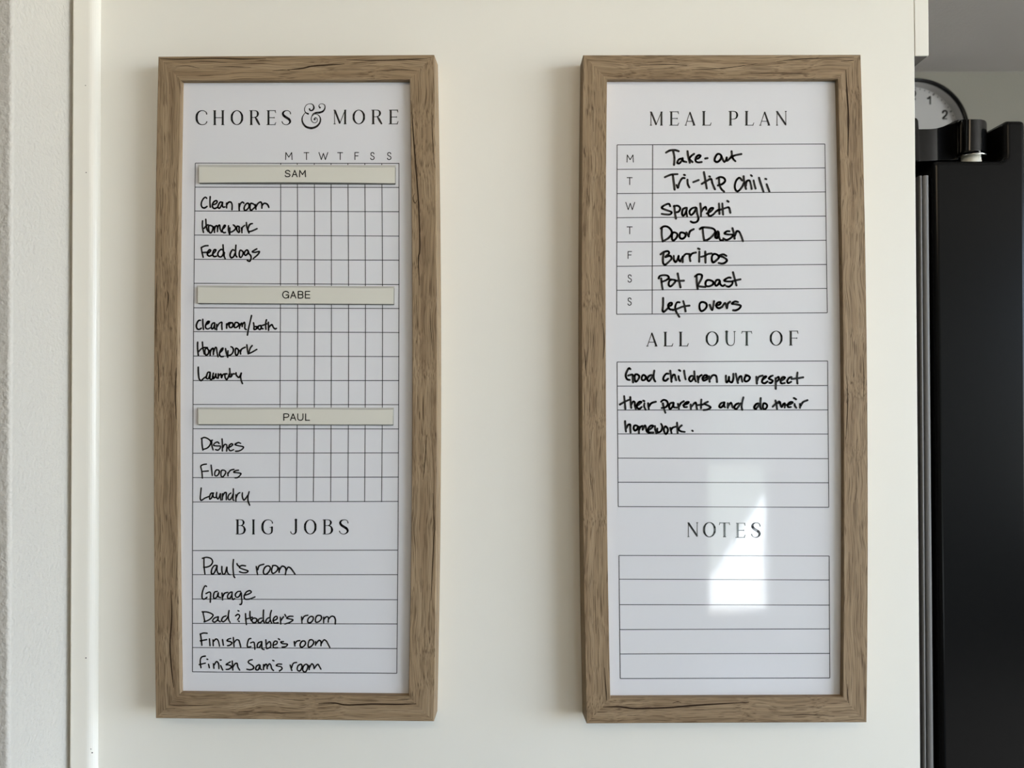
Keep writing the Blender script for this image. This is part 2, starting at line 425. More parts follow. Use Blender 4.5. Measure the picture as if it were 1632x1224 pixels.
# outdoors, seen only as the reflection in the right board
bm = bmesh.new(); prism(bm, [(-1.0, -3.75, -.06), (1.0, -3.75, -.06), (1.55, -4.94, -.06), (4.26, -11.0, -.06), (9, -11.0, -.06), (9, -3.75, -.06)], (0, 0, .05))
struct('ground_patio', bm, M_CONC, 'pale concrete patio outside, mirrored in the board', 'ground')
bm = bmesh.new(); box(bm, (-16, -30, -.2), (12, -3.75, -.07))
struct('ground_lawn', bm, M_LAWN, 'dull lawn beyond the patio', 'ground')

bm = bmesh.new(); box(bm, (-12, -17, -.07), (12, -16, 4.2))  # added box that blocks the bright sky in the board's reflection
tag(link('sky_screen', bm, M_SCREEN), 'dark hedge added outside to keep the sky out of the reflection', 'screen', kind='structure')

# left wall corner
XC = at(113, 612, 0.0).x
YC = -0.090
bm = bmesh.new()
R = 0.0035
prof = [(XL, 0.06), (XC, 0.06), (XC, YC + R)]
prof += [(XC - R + R * math.cos(a), YC + R - R * math.sin(a)) for a in [math.radians(k) for k in (15, 30, 45, 60, 75)]]
prof += [(XC - R, YC), (XL, YC)]
prism(bm, [(x, y, 0.0) for x, y in prof], (0, 0, CEIL_Z))
struct('wall_left', bm, M_PAINT, 'textured off-white drywall corner at the left edge', smooth=False, fix=True)

# scribe trim between the wall corner and the cabinet panel
bm = bmesh.new()
xa, xb = at(115.8, 612, -0.006).x, at(157.0, 612, -0.002).x
tp = [(xa, 0.0), (xa, -0.0075), (xa + .0008, -0.0082), (xb - .0090, -0.0082)]
tp += [(xb - .0090 + .0090 * math.sin(a), -0.0082 + .0082 * (1 - math.cos(a))) for a in [math.radians(k) for k in (12, 24, 36, 48, 60, 72, 84)]]
tp += [(xb, 0.0)]
prism(bm, [(x, y, 0.0) for x, y in tp], (0, 0, CEIL_Z))
for (px, py, r) in ((136.3, 136.3, .9), (137.4, 275, 1.0), (137, 1048.6, 1.2), (145, 1193.8, .9), (147, 1199.6, 1.3)):
    c = at(px, py, -0.0083)
    f = bm.faces.new([bm.verts.new((c.x + r * .00066 * math.cos(a), c.y - .0001, c.z + r * .0005 * math.sin(a))) for a in [k * math.pi / 5 for k in range(10)]])
    f.material_index = 1
struct('trim_1', bm, [M_TRIM, M_NAIL], 'narrow white moulding with a rounded edge beside the wall corner', 'trim', fix=False)

# ------------------------------------------------------------------ tall fridge cabinet
cab = empty('fridge_cabinet', (0.4, 0.01, 0.0), 'tall white cabinet side panel that both framed boards hang on', 'cabinet')
ztop = CEIL_Z - 0.002
def xz(px, py, z, Y=0.0):            # follow the edge's slight lean
    a, b = at(px[0], py[0], Y), at(px[1], py[1], Y)
    return a.x + (b.x - a.x) * (z - a.z) / (b.z - a.z)
bm = bmesh.new()
e0, e1 = (1457.5, 1466.8), (90, 1224)
prism(bm, [(XC, 0, 0), (xz(e0, e1, 0), 0, 0), (xz(e0, e1, ztop), 0, ztop), (XC, 0, ztop)], (0, 0.018, 0))
link('end_panel', bm, M_PANEL, cab, bevel=0.0006)
bm = bmesh.new()
p0, p1 = at(1458.2, 88.8, -0.0005), at(1480.6, 88.4, -0.0005)
zdoor = (p0.z + p1.z) / 2
prism(bm, [(p0.x, -0.0005, zdoor), (p1.x, -0.0005, zdoor), (at(1479.8, 0, 0).x, -0.0005, ztop - .02), (at(1456.6, 0, 0).x, -0.0005, ztop - .02)], (0, 0.44, 0))
link('door', bm, M_PANEL, cab, bevel=0.0008)
bm = bmesh.new(); box(bm, (p0.x + .0006, .0008, zdoor - .0006), (p1.x - .0014, 0.438, zdoor + .001))  # thin slab, darker grey than the rest of the door
tag(link('door_underside', bm, M_UNDER, cab), 'darker grey bottom edge of the door')
bm = bmesh.new(); box(bm, (XC + .02, 0.018, zdoor + .005), (p0.x - .003, 0.93, ztop))
link('upper_box', bm, M_PANEL, cab)

# ------------------------------------------------------------------ refrigerator
YD = 0.036                                     # side of the fridge door
fr = empty('refrigerator', (0.30, 0.45, 0.0), 'black refrigerator beside the white cabinet panel at the right edge', 'refrigerator')
l0, l1 = at(1487.6, 262, YD), at(1500.0, 1224, YD)
def xl(z): return l0.x + (l1.x - l0.x) * (z - l0.z) / (l1.z - l0.z)
r0, r1 = at(1636, 195, YD), at(1643, 1224, YD)
def xr(z): return r0.x + (r1.x - r0.x) * (z - r0.z) / (r1.z - r0.z)
zn, zt = at(1540, 255, YD).z, at(1612, 190.8, YD).z
xn = at(1602, 230, YD).x
z0 = 0.06
POCK = 0.06
bm = bmesh.new()
rr = 0.007
prof = [(xl(z0), z0), (xr(z0), z0), (xr(zt), zt), (xn, zt), (xn, zn + rr)]
prof += [(xn - rr + rr * math.cos(a), zn + rr - rr * math.sin(a)) for a in [math.radians(k) for k in (25, 50, 75, 90)]]
prof += [(xl(zn), zn)]
prism(bm, [(x, YD, z) for x, z in prof], (0, POCK, 0))
prism(bm, [(xl(z0), YD + POCK, z0), (xr(z0), YD + POCK, z0), (xr(zt), YD + POCK, zt), (xl(zt) + .03, YD + POCK, zt), (xl(zn), YD + POCK, zn)], (0, 0.40, 0))
link('door', bm, M_BLACK, fr, bevel=0.0058, segs=6)
tag(fr.children[-1], 'black door seen edge on')
# case behind the panel
bm = bmesh.new()
xcase = at(1463, 700, YD).x
box(bm, (-0.42, YD + .006, 0.05), (xcase, YD + .86, zn - .012))
link('case', bm, M_BLACK, fr, bevel=0.003)
# gasket folds between case and door
def strip(name, pa, pb, m, y0, y1):
    bm = bmesh.new()
    (a0, a1), (b0, b1) = pa, pb
    t, u = at(a0, 285, y0), at(a1, 285, y0)
    v, x = at(b0, 1224, y0), at(b1, 1224, y0)
    zt_, zb_ = zn - .016, z0 + .01
    def lean(p, q, z): return p.x + (q.x - p.x) * (z - p.z) / (q.z - p.z)
    n = 6
    sec = []
    for k in range(n + 1):
        a = math.pi * k / n
        sec.append((0.5 - 0.5 * math.cos(a), -math.sin(a) * 0.0022))
    A = [bm.verts.new((lean(t, v, zt_) + s * (lean(u, x, zt_) - lean(t, v, zt_)), y0 + dy + .0022, zt_)) for s, dy in sec]
    B = [bm.verts.new((lean(t, v, zb_) + s * (lean(u, x, zb_) - lean(t, v, zb_)), y0 + dy + .0022, zb_)) for s, dy in sec]
    for k in range(n): bm.faces.new((A[k], A[k + 1], B[k + 1], B[k]))
    A2 = [bm.verts.new((p.co.x, y1, p.co.z)) for p in (A[0], A[-1])]; B2 = [bm.verts.new((p.co.x, y1, p.co.z)) for p in (B[0], B[-1])]
    bm.faces.new((A[0], B[0], B2[0], A2[0])); bm.faces.new((A[-1], A2[1], B2[1], B[-1]))
    bm.faces.new((A2[0], B2[0], B2[1], A2[1])); bm.faces.new([*A, A2[1], A2[0]]); bm.faces.new([*reversed(B), B2[0], B2[1]])
    return link(name, bm, m, fr)
strip('gasket', (1465.3, 1470.2), (1472.0, 1477.2), M_GASKET, YD + .004, YD + .05)
strip('gasket', (1472.2, 1481.2), (1480.0, 1489.0), M_GASKET, YD + .003, YD + .05)
strip('gasket_backing', (1462, 1488.5), (1467, 1501), M_DARK, YD + .012, YD + .06)
# hinge cover over the door's top corner
YH = 0.034
plan = [(1459, .0385, 205.8, 257), (1477, .0385, 205.7, 256.5), (1487, .0388, 205.3, 256), (1493, .0400, 204.4, 255.2), (1498, .0435, 203.0, 255), (1503, .050, 201.6, 255), (1513, .0545, 197.2, 255), (1521, .0555, 193.0, 255),
        (1527, .055, 190.8, 255), (1530, .052, 190.4, 245), (1531, .0475, 190.2, 243), (1534, .0425, 190.0, 241.4), (1539, .0385, 189.9, 240.4), (1545, .0362, 189.9, 240), (1551.5, .0354, 189.9, 240), (1558, .0362, 189.9, 240), (1564, .0385, 190.1, 240.2), (1569, .0425, 191.4, 240.8), (1572, .0475, 194, 242), (1573, .053, 197, 244), (1573, .062, 199, 246)]
bm = bmesh.new()
top = [bm.verts.new(at(x, t, y)) for x, y, t, b in plan]; bot = [bm.verts.new(at(x, b, y)) for x, y, t, b in plan]
tb = [bm.verts.new((v.co.x, 0.085, v.co.z)) for v in top]; bb = [bm.verts.new((v.co.x, 0.085, v.co.z)) for v in bot]
for k in range(len(plan) - 1):
    for A, B in ((top, bot), (bot, bb), (bb, tb), (tb, top)):
        bm.faces.new((A[k], A[k + 1], B[k + 1], B[k]))
bm.faces.new((top[0], bot[0], bb[0], tb[0])); bm.faces.new((top[-1], tb[-1], bb[-1], bot[-1]))
o = link('hinge_cover', bm, M_GLOSS, fr, smooth=True, bevel=0.0016, segs=3)
o.data.set_sharp_from_angle(angle=math.radians(38))
bm = bmesh.new(); prism(bm, [at(x, y, 0.024) for x, y in ((1455, 257), (1466.5, 256.5), (1464.8, 205), (1463.8, 192), (1461.5, 188.2), (1455, 187))], (0, 0.012, 0))
link('hinge_bracket', bm, M_GLOSS, fr, bevel=0.0008)
c = at(1547, 247, YH + 0.020)
def zcyl(name, r, za, zb, m, n=28, cone=1.0):
    bm = bmesh.new()
    A = [bm.verts.new((c.x + r * math.cos(2 * math.pi * k / n), c.y + r * math.sin(2 * math.pi * k / n), za)) for k in range(n)]
    B = [bm.verts.new((c.x + cone * r * math.cos(2 * math.pi * k / n), c.y + cone * r * math.sin(2 * math.pi * k / n), zb)) for k in range(n)]
    bm.faces.new(A); bm.faces.new(list(reversed(B)))
    for k in range(n): bm.faces.new((A[k], A[(k + 1) % n], B[(k + 1) % n], B[k]))
    o = link(name, bm, m, fr)
    for f in o.data.polygons: f.use_smooth = len(f.vertices) == 4
    return o
zh = at(1549, 241, YH).z
zcyl('hinge_plate', 0.0150, zh + .0006, zh - .0012, M_STEEL)
zcyl('hinge_pin', 0.0098, zn - .004, zh - .0010, M_PIN)
bm = bmesh.new(); prism(bm, [at(x, y, YH + .012) for x, y in ((1559, 258), (1565, 258), (1563.5, 250), (1563, 241), (1560, 241), (1560.5, 250))], (0, 0.008, 0))
link('hinge_clip', bm, M_STEEL, fr)

# ------------------------------------------------------------------ wall clock
DEP = 0.043                                      # the rim stands well proud of the dial
cc = at(1461.6, 208.1, FAR_Y - DEP)
RC = 85.2 / FPX * (FAR_Y - DEP - CAM.y)
ck = empty('wall_clock', (cc.x, FAR_Y, cc.z), 'round black rimmed clock partly hidden behind the panel and refrigerator', 'clock')
def C(r, y): return (RC * r, y)
bm = bmesh.new(); lathe_y(bm, (cc.x, FAR_Y, cc.z), [C(.985, -.001), C(1.0, -.010), C(1.0, -.038), C(.988, -.043), C(.95, -.043), C(.938, -.038), C(.938, -.034), C(.955, -.034), C(.955, -.001)], 96)
o = link('rim', bm, M_GLOSS, ck, smooth=True)
bm = bmesh.new(); lathe_y(bm, (cc.x, FAR_Y, cc.z), [C(.955, -.001), C(.955, -.034), C(.937, -.034), C(.920, -.010), C(.0001, -.010), C(.0001, -.001)], 96, closed=False)
dial = link('dial', bm, M_DIAL, ck)
DIG = {'0': ['.5,0 .1,.25 .05,.5 .1,.75 .5,1 .9,.75 .95,.5 .9,.25 .5,0'], '1': ['.05,.28 .4,.2 .62,0', '.62,0 .62,1'], '2': ['.05,.3 .15,.08 .5,0 .85,.1 .92,.32 .7,.58 .3,.78 .03,.98', '.03,.98 .97,.98'],
       '3': ['.08,.22 .3,.03 .6,.03 .9,.22 .8,.42 .45,.48', '.45,.48 .85,.55 .95,.76 .7,.97 .3,.98 .03,.76'], '4': ['.72,1 .72,0 .03,.72 1,.72'], '5': ['.9,.02 .2,.02', '.2,.02 .1,.5', '.1,.5 .45,.36 .85,.45 .95,.7 .75,.95 .35,1 .03,.8'],
       '6': ['.88,.18 .55,0 .2,.2 .05,.6 .2,.92 .55,1 .9,.85 .92,.6 .65,.42 .25,.48 .08,.65'], '7': ['.03,.02 .97,.02', '.97,.02 .55,.5 .4,1'], '8': ['.5,.47 .15,.32 .18,.1 .5,0 .82,.1 .85,.32 .5,.47 .08,.62 .1,.88 .5,1 .9,.88 .92,.62 .5,.47'], '9': ['.12,.85 .45,1 .8,.8 .95,.4 .8,.08 .45,0 .1,.15 .08,.4 .35,.58 .75,.52 .92,.35']}
PX = (FAR_Y - .010 - CAM.y) / FPX                                   # one photo pixel at the clock
def on_dial(x, y): return (cc.x + x * PX, cc.z - y * PX)
YN = FAR_Y - 0.0104
def clock_ribbon(bm, pts):
    for i in range(len(pts) - 1):
        a, b = pts[i], pts[i + 1]
        l = math.hypot(b[0] - a[0], b[1] - a[1])
        if l < 1e-6: continue
        nx, ny = -(b[1] - a[1]) / l, (b[0] - a[0]) / l
        q = [(a[0] + nx * a[2] / 2, a[1] + ny * a[2] / 2), (b[0] + nx * b[2] / 2, b[1] + ny * b[2] / 2), (b[0] - nx * b[2] / 2, b[1] - ny * b[2] / 2), (a[0] - nx * a[2] / 2, a[1] - ny * a[2] / 2)]
        bm.faces.new([bm.verts.new((on_dial(*p)[0], YN, on_dial(*p)[1])) for p in q])
        if i: bm.faces.new([bm.verts.new((on_dial(a[0] + a[2] / 2 * math.cos(t), a[1] + a[2] / 2 * math.sin(t))[0], YN, on_dial(a[0], a[1] + a[2] / 2 * math.sin(t))[1])) for t in [k * math.pi / 4 for k in range(8)]])
for hnum in range(1, 13):
    ang = math.radians(30 * hnum)
    nx, ny = 63.5 * math.sin(ang), -63.5 * math.cos(ang)
    txt = str(hnum)
    bm = bmesh.new()
    gw, gh, gap = 7.8, 13.2, 1.6
    tot = len(txt) * gw + (len(txt) - 1) * gap
    for k, chh in enumerate(txt):
        ox = nx - tot / 2 + k * (gw + gap) + (-1.0 if chh == '1' else 0)
        for st in DIG[chh]:
            pts = [tuple(map(float, t.split(','))) for t in st.split()]
            pts = [(ox + x * gw, ny - gh / 2 + y * gh, 2.9) for x, y in pts]
            clock_ribbon(bm, crom(pts, 4) if len(pts) > 2 and chh != '4' else pts)
    link('numeral', bm, M_NUM, dial)
bm = bmesh.new()
for k in range(60):
    a = math.radians(6 * k)
    big = k % 5 == 0
    r0_, r1_ = (72.6, 76.6) if big else (73.4, 75.8)
    s_, c_ = math.sin(a), -math.cos(a)
    clock_ribbon(bm, [(r0_ * s_, r0_ * c_, 2.6 if big else 1.5), (r1_ * s_, r1_ * c_, 2.6 if big else 1.5)])
link('minute_track', bm, M_NUM, dial)
for nm, ang, ln, wd in (('hour_hand', 262, 34, 4), ('minute_hand', 305, 54, 3)):
    bm = bmesh.new()
    a = math.radians(ang)
    s_, c_ = math.sin(a), -math.cos(a)
    px_ = [(-8 * s_ + wd / 2 * c_, -8 * c_ - wd / 2 * s_), (ln * s_ + wd / 3 * c_, ln * c_ - wd / 3 * s_), (ln * s_ - wd / 3 * c_, ln * c_ + wd / 3 * s_), (-8 * s_ - wd / 2 * c_, -8 * c_ + wd / 2 * s_)]
    yy = FAR_Y - (.017 if nm == 'hour_hand' else .020)
    prism(bm, [(on_dial(*p)[0], yy, on_dial(*p)[1]) for p in px_], (0, .0012, 0))
    link(nm, bm, M_GLOSS, ck)
bm = bmesh.new(); lathe_y(bm, (cc.x, FAR_Y, cc.z), [(.006, -.012), (.006, -.022), (.0001, -.022)], 24, closed=False)
link('hub', bm, M_GLOSS, ck)

# ------------------------------------------------------------------ the two framed boards
YF, YS = -0.0245, -0.0180                         # frame face, writing surface
YP, YI = YS - 0.00012, YS - 0.00022               # print, marker ink

def rail(name, parent, of, inn, ob, m, cracks):
    """of / inn / ob: three pixel points each along the outer front, inner front and outer back edge"""
    bm = bmesh.new()
    n = 12
    prev = None
    rings = []
    for k in range(n + 1):
        t = k / n
        P = lambda e: (q3([(e[0][0], 0), (e[1][0], .5), (e[2][0], 1)], t), q3([(e[0][1], 0), (e[1][1], .5), (e[2][1], 1)], t))
        a = at(*P(of), YF); b = at(*P(inn), YF); c_ = at(*P(ob), -0.0004)
        ch = 0.0007
        u = (b - a).normalized() * ch
        v = (c_ - a).normalized() * ch
        r = [a + v, a + (u + v) * 0.3, a + u, b - u, b - u * 0.3 + Vector((0, ch * 0.3, 0)), b + Vector((0, ch, 0)), Vector((b.x, -0.0004, b.z)), c_]
        rings.append([bm.verts.new(v) for v in r])
    for A, B in zip(rings, rings[1:]):
        for i in range(8):
            bm.faces.new((A[i], A[(i + 1) % 8], B[(i + 1) % 8], B[i]))
    bm.faces.new(rings[0]); bm.faces.new(list(reversed(rings[-1])))
    bmesh.ops.recalc_face_normals(bm, faces=bm.faces)
    for (wd, pts) in cracks:
        nn = len(pts)
        q = [(x, y, wd * 1.15 * (0.35 if i in (0, nn - 1) else 1.0)) for i, (x, y) in enumerate(pts)]
        ribbon(bm, q, YF - 0.00008, caps=False, mat=1)
    o = link(name, bm, [m, M_CRACK], parent, fix=False)
    return o

def board(root, O, I, B, cr):
    """O, I, B: outer front, inner front, outer back; each {'tl','tr','bl','br','l','r','t','b'} in pixels"""
    mid = lambda p, q: ((p[0] + q[0]) / 2, (p[1] + q[1]) / 2)
    for e in (O, I, B):
        e.setdefault('t', mid(e['tl'], e['tr'])); e.setdefault('b', mid(e['bl'], e['br']))
    rail('frame_rail', root, (O['tl'], O['l'], O['bl']), (I['tl'], I['l'], I['bl']), (B['tl'], B['l'], B['bl']), M_WOOD_V, cr['l'])
    rail('frame_rail', root, (O['tr'], O['r'], O['br']), (I['tr'], I['r'], I['br']), (B['tr'], B['r'], B['br']), M_WOOD_V, cr['r'])
    rail('frame_rail', root, (O['tl'], O['t'], O['tr']), (I['tl'], I['t'], I['tr']), (B['tl'], B['t'], B['tr']), M_WOOD_H, cr['t'])
    rail('frame_rail', root, (O['bl'], O['b'], O['br']), (I['bl'], I['b'], I['br']), (B['bl'], B['b'], B['br']), M_WOOD_H, cr['b'])
    bm = bmesh.new()
    pts = [(I['tl'][0] - 6, I['tl'][1] - 4), (I['tr'][0] + 8, I['tr'][1] - 4), (I['br'][0] + 8, I['br'][1] + 4), (I['bl'][0] - 6, I['bl'][1] + 4)]
    prism(bm, [at(x, y, YS) for x, y in pts], (0, 0.003, 0))
    return link('writing_surface', bm, M_BOARD, root)

# ---- chores board (left)
cen = at(470, 1146, 0)
b1 = empty('framed_whiteboard', (cen.x, 0, cen.z), 'oak framed dry erase board headed CHORES & MORE, hanging nearest the wall corner', 'whiteboard', 'framed dry erase boards')
O1 = dict(tl=(252.2, 90.0), l=(244.9, 617), bl=(248.2, 1144.8), tr=(691.9, 87.2), r=(696.2, 618), br=(691.5, 1149.9))
I1 = dict(tl=(288.2, 128.0), l=(283.0, 617), bl=(287.0, 1105.2), tr=(653.0, 127.0), r=(657.0, 618), br=(651.0, 1109.4))
B1 = dict(tl=(270, 106), l=(263, 618), bl=(265, 1128.5), tr=(697.8, 103.4), r=(703.2, 618), br=(697.1, 1132.8))
CR1 = dict(
 t=[(1.6, [(254.7,93.2),(284,94.4),(322,93.2),(352,93),(380,94),(424,93.2)]), (1.9, [(457.6,111.5),(484,108.5),(496,105.6),(522,103.5),(549,101.8)]), (1.3, [(552,95.3),(590,96.2),(619,95.9),(660,94.2),(681,93.7)]), (1.0, [(434,113),(450,111.6),(462,112)]), (0.9, [(303,98.5),(330,98.2),(362,100)]), (0.9, [(340,107),(372,106),(400,107.5)]), (.9, [(600,113.5),(640,111),(664,113)]), (.8, [(280,106),(300,105),(318,109)])],
 r=[(1.8, [(655,160),(659.3,222),(663.4,275),(666.3,312),(668.7,369),(668.7,402),(666.9,410),(668.7,455)]), (1.0, [(661,308),(658.5,316),(661.5,324),(665,318)]), (.9, [(686,492),(686,516),(690,560)]), (1.1, [(680,694),(676.5,744),(674,765)]), (1.3, [(690,786),(692,840),(690,890),(687,957)]), (1.0, [(671,905),(671,944)]), (.9, [(688,170),(690,230),(692,262)]), (.9, [(663,470),(665,520)]), (.9, [(676,1000),(677,1060)])],
 l=[(1.4, [(250.5,439),(248.8,488),(248.8,553)]), (1.2, [(266.5,463),(268.5,471),(265.3,496)]), (1.7, [(281,586),(279.3,627),(281,668)]), (1.2, [(262.5,668),(260.4,708)]), (1.7, [(272.4,940.5),(273.8,981.6),(271,1028.7),(273.8,1070),(276.8,1096)]), (1.0, [(258,200),(259,260)]), (.9, [(270,115),(270.5,150)]), (1.1, [(251,560),(253,595),(252.5,640)]), (1.0, [(256,310),(257,372)]), (.9, [(272,760),(270,820)]), (1.0, [(255,820),(256,880)])],
 b=[(2.0, [(507.6,1121.4),(534,1120.5),(548.8,1123.4),(593,1122.2),(640,1122.6),(663.5,1121.6)]), (1.1, [(264,1129.5),(279,1129.2)]), (1.0, [(275,1123.5),(310,1124.5),(340,1124)]), (.9, [(380,1134),(440,1136),(500,1134.5)]), (1.0, [(630,1116),(645,1115),(655,1113.8)]), (.8, [(420,1113),(470,1115)])])
s1 = board(b1, O1, I1, B1, CR1)

def ruled(parent, lines):
    bm = bmesh.new()
    for pts in lines:
        ribbon(bm, [(x, y, 1.15) for x, y in pts], YP, smooth=False, caps=False)
    return link('ruled_grid', bm, M_LINE, parent, fix=True)
VX = [((311.2, 262), (308.8, 530), (307.0, 800)), ((447.4, 262), (446.8, 530), (445.3, 800)), ((473.8, 262), (474.4, 530), (472.4, 800)), ((500.9, 262), (501.5, 530), (499.4, 800)), ((527.6, 262), (528.2, 530), (527.0, 800)), ((554.4, 262), (555.6, 530), (554.4, 800)), ((581.5, 262), (582.4, 530), (581.2, 800)), ((608.5, 262), (609.7, 530), (608.2, 800)), ((635.9, 262), (636.6, 530), (634.7, 800))]
lines = []
for i, v in enumerate(VX):
    end = (1070.8 if i == 0 else 1073.0) if i in (0, 8) else 800
    vv = v if i not in (0, 8) else ((v[0][0], 262), (v[2][0], 800), ((306.8 if i == 0 else 632.5), 1071))
    ys = [260 + (end - 260) * k / 10 for k in range(11)]
    lines.append([(q3([(p[0], p[1]) for p in vv], y), y) for y in ys])
RY = [(260, 260.4), (298.2, 298.8), (336.2, 337.4), (374.7, 376.2), (413.2, 414.7), (451.5, 453.5), (490.6, 491.8), (528.5, 530), (567.4, 568.2), (606.5, 606.5), (644.7, 645), (683.3, 683.7), (722.3, 721.8), (761.2, 760.3), (800, 799.1), (877.4, 876.8), (915.9, 915.9), (954.7, 955.9), (993.5, 994.4), (1032, 1033.8), (1070.8, 1073.1)]
for a, b in RY:
    f = lambda k, y: q3([(p[0], p[1]) for p in (VX[k] if y < 800 else ((VX[k][0][0], 262), (VX[k][2][0], 800), ((306.8 if k == 0 else 632.5), 1071)))], y)
    lines.append([(f(0, a), a), (f(8, b), b)])
ruled(s1, lines)

def heading(parent, letters, Y=YP):
    bm = bmesh.new()
    for ch, x0, x1, y0, y1 in letters: display(bm, ch, x0, x1, y0, y1, Y)
    return link('heading_lettering', bm, M_PRINT, parent)
def L(x0, y0, sc, items, t, b):
    return [(ch, x0 + a / sc, x0 + c / sc, y0 + (t if not isinstance(t, dict) else t[i]) / sc, y0 + (b if not isinstance(b, dict) else b[i]) / sc) for i, (ch, a, c) in enumerate(items)]
bm = bmesh.new()
for args in L(300, 155, 9.067, [('C',105,272),('H',360,522),('O',615,793),('R',888,1037),('E',1130,1264),('S',1350,1486)], 190, 400): display(bm, *args, YP)
for args in L(470, 155, 9.067, [('M',558,743),('O',835,1012),('R',1108,1262),('E',1355,1490)], 182, 388): display(bm, *args, YP)
AMP = ["208,166,14 222,190,20 248,190,20 272,165,24 272,130,20 252,102,13 214,93,8 168,112,9 143,152,11 143,198,12 160,225,18 188,238,24",
       "152,222,8 124,256,11 104,310,18 114,370,25 158,424,30 235,446,33 310,424,30 358,372,24 370,314,19 350,268,13 322,248,9 292,244,8 262,258,9 240,292,11 238,328,11 256,358,10 286,370,9 318,354,9 326,326,9 312,300,10 290,296,14",
       "240,285,6 262,242,12 300,226,24 362,220,29 408,200,25 434,158,17 430,114,11 396,94,8 366,98,8 348,118,11 350,138,16"]
for st in AMP:
    ribbon(bm, [(470 + float(a) / 9.067, 155 + float(b) / 9.067, float(c_) / 9.067) for a, b, c_ in (t.split(',') for t in st.split())], YP, sub=8)
for x, y, r in ((212, 170, 24), (190, 240, 26), (285, 317, 32), (362, 149, 28)):
    ribbon(bm, [(470 + x / 9.067, 155 + y / 9.067, r / 9.067)], YP)
link('heading_lettering', bm, M_PRINT, s1)
heading(s1, L(365, 820, 8.16, [('B',90,216),('I',300,336),('G',420,574),('J',797,889),('O',976,1137),('B',1222,1352),('S',1430,1556)], 66, 257))
bm = bmesh.new()
for ch, a, b in (('M',118,213),('T',358,431),('W',552,678),('T',795,871),('F',1020,1078),('S',1222,1283),('S',1440,1502)):
    sans(bm, ch, 440 + a / 8.16, 235 + 60 / 8.16, 440 + b / 8.16, 235 + 164 / 8.16, 1.4, YP)
link('weekday_lettering', bm, M_THIN, s1)

def note(parent, x0, y0, sc, width, *strokes):
    bm = bmesh.new()
    for st in strokes: pen(bm, st, YI, x0, y0, sc, width)
    return link('handwritten_note', bm, M_INK, parent)

A = (305, 310, 11.657, 2.6)
note(s1, *A, "285,70 262,50 225,75 190,140 185,200 205,240 245,250 290,222;350,40 345,130 352,235;395,190 450,175 480,140 470,115 430,125 395,175 395,235 430,260 480,240;570,145 540,140 505,190 495,240 520,255 560,200 580,145 575,200 590,235 625,230;655,160 655,250;655,200 690,145 730,140 755,180 755,280",
 "885,170 890,295;890,240 910,175 950,140 975,160;1050,160 1005,190 980,260 990,295 1020,290 1065,240 1070,185 1050,160;1105,165 1090,220 1095,280 1110,295 1150,265 1190,215 1150,175 1105,165;1190,190 1200,275;1200,230 1240,165 1290,140 1310,180 1310,255;1310,215 1350,165 1395,170 1425,200 1440,240")
note(s1, *A, "208,490 205,590 225,705;268,460 275,560 290,650 310,685;235,630 280,580 310,560;330,575 320,640 335,700 360,715 395,660 400,600 370,580 330,575;425,600 430,705;430,650 450,590 470,580 485,600 485,690;485,640 510,570 525,570 535,640 560,695;575,650 615,610 632,575 615,570 585,620 575,680 600,710 632,705",
 "690,580 688,660 710,735;715,620 712,735;712,700 760,690 810,650 825,620 800,580 780,565;850,590 845,660 880,705 895,690 885,640 890,600 850,590;930,620 940,710;940,670 950,610 990,575;1022,520 1030,600 1070,715;1135,540 1095,550 1060,610 1055,680 1100,685 1220,635")
note(s1, *A, "310,950 250,955 185,985;185,985 195,1060 220,1165;200,1078 290,1074;300,1090 340,1070 360,1040 340,1025 305,1065 300,1120 330,1145 375,1130;400,1100 445,1060 455,1030 430,1025 400,1075 400,1130 430,1155 465,1145;590,1040 560,1020 515,1050 490,1110 510,1150 550,1160 590,1110 600,1060;588,935 592,1000 600,1100 615,1160 630,1195;615,1080 605,1150",
 "800,1040 770,1025 735,1070 720,1130 740,1175 780,1160 815,1090;828,940 822,1040 825,1130 845,1160;910,1035 890,1090 900,1160 920,1170 955,1120 960,1065 910,1035;1055,1050 1035,1030 995,1060 985,1110 1005,1130 1045,1100 1060,1060 1070,1100 1100,1130 1110,1180 1085,1240 1040,1225;1215,1010 1130,1065 1180,1075 1265,1060 1240,1110 1150,1190")
A = (305, 505, 11.657, 2.6)
note(s1, *A, "170,65 140,65 100,130 95,190 120,230 155,230 185,210;212,45 215,140 225,235;265,150 320,115 335,85 305,85 270,140 265,200 300,225 350,205;430,110 395,120 370,180 385,225 420,190 435,115 430,180 440,230;470,140 470,240;475,190 520,120 565,100 565,160 570,235;655,130 655,210;655,170 690,115 730,105",
 "730,115 700,150 715,195 750,195 775,150 760,110 730,115;820,105 800,150 800,195 835,195 880,150 865,110 820,105;895,130 895,215;900,170 935,115 945,150 945,180;945,150 985,100 995,150 995,220 1020,235;1118,-24 1090,100 1060,230 1042,340;1155,110 1165,180 1165,235 1210,220 1215,185 1175,180;1290,160 1250,170 1240,215 1275,235 1300,190 1290,160 1310,215 1330,220;1395,55 1380,120 1385,230;1320,160 1400,130;1430,100 1435,250;1440,200 1470,160 1500,145 1520,190 1555,225 1580,215;1215,185 1250,175")
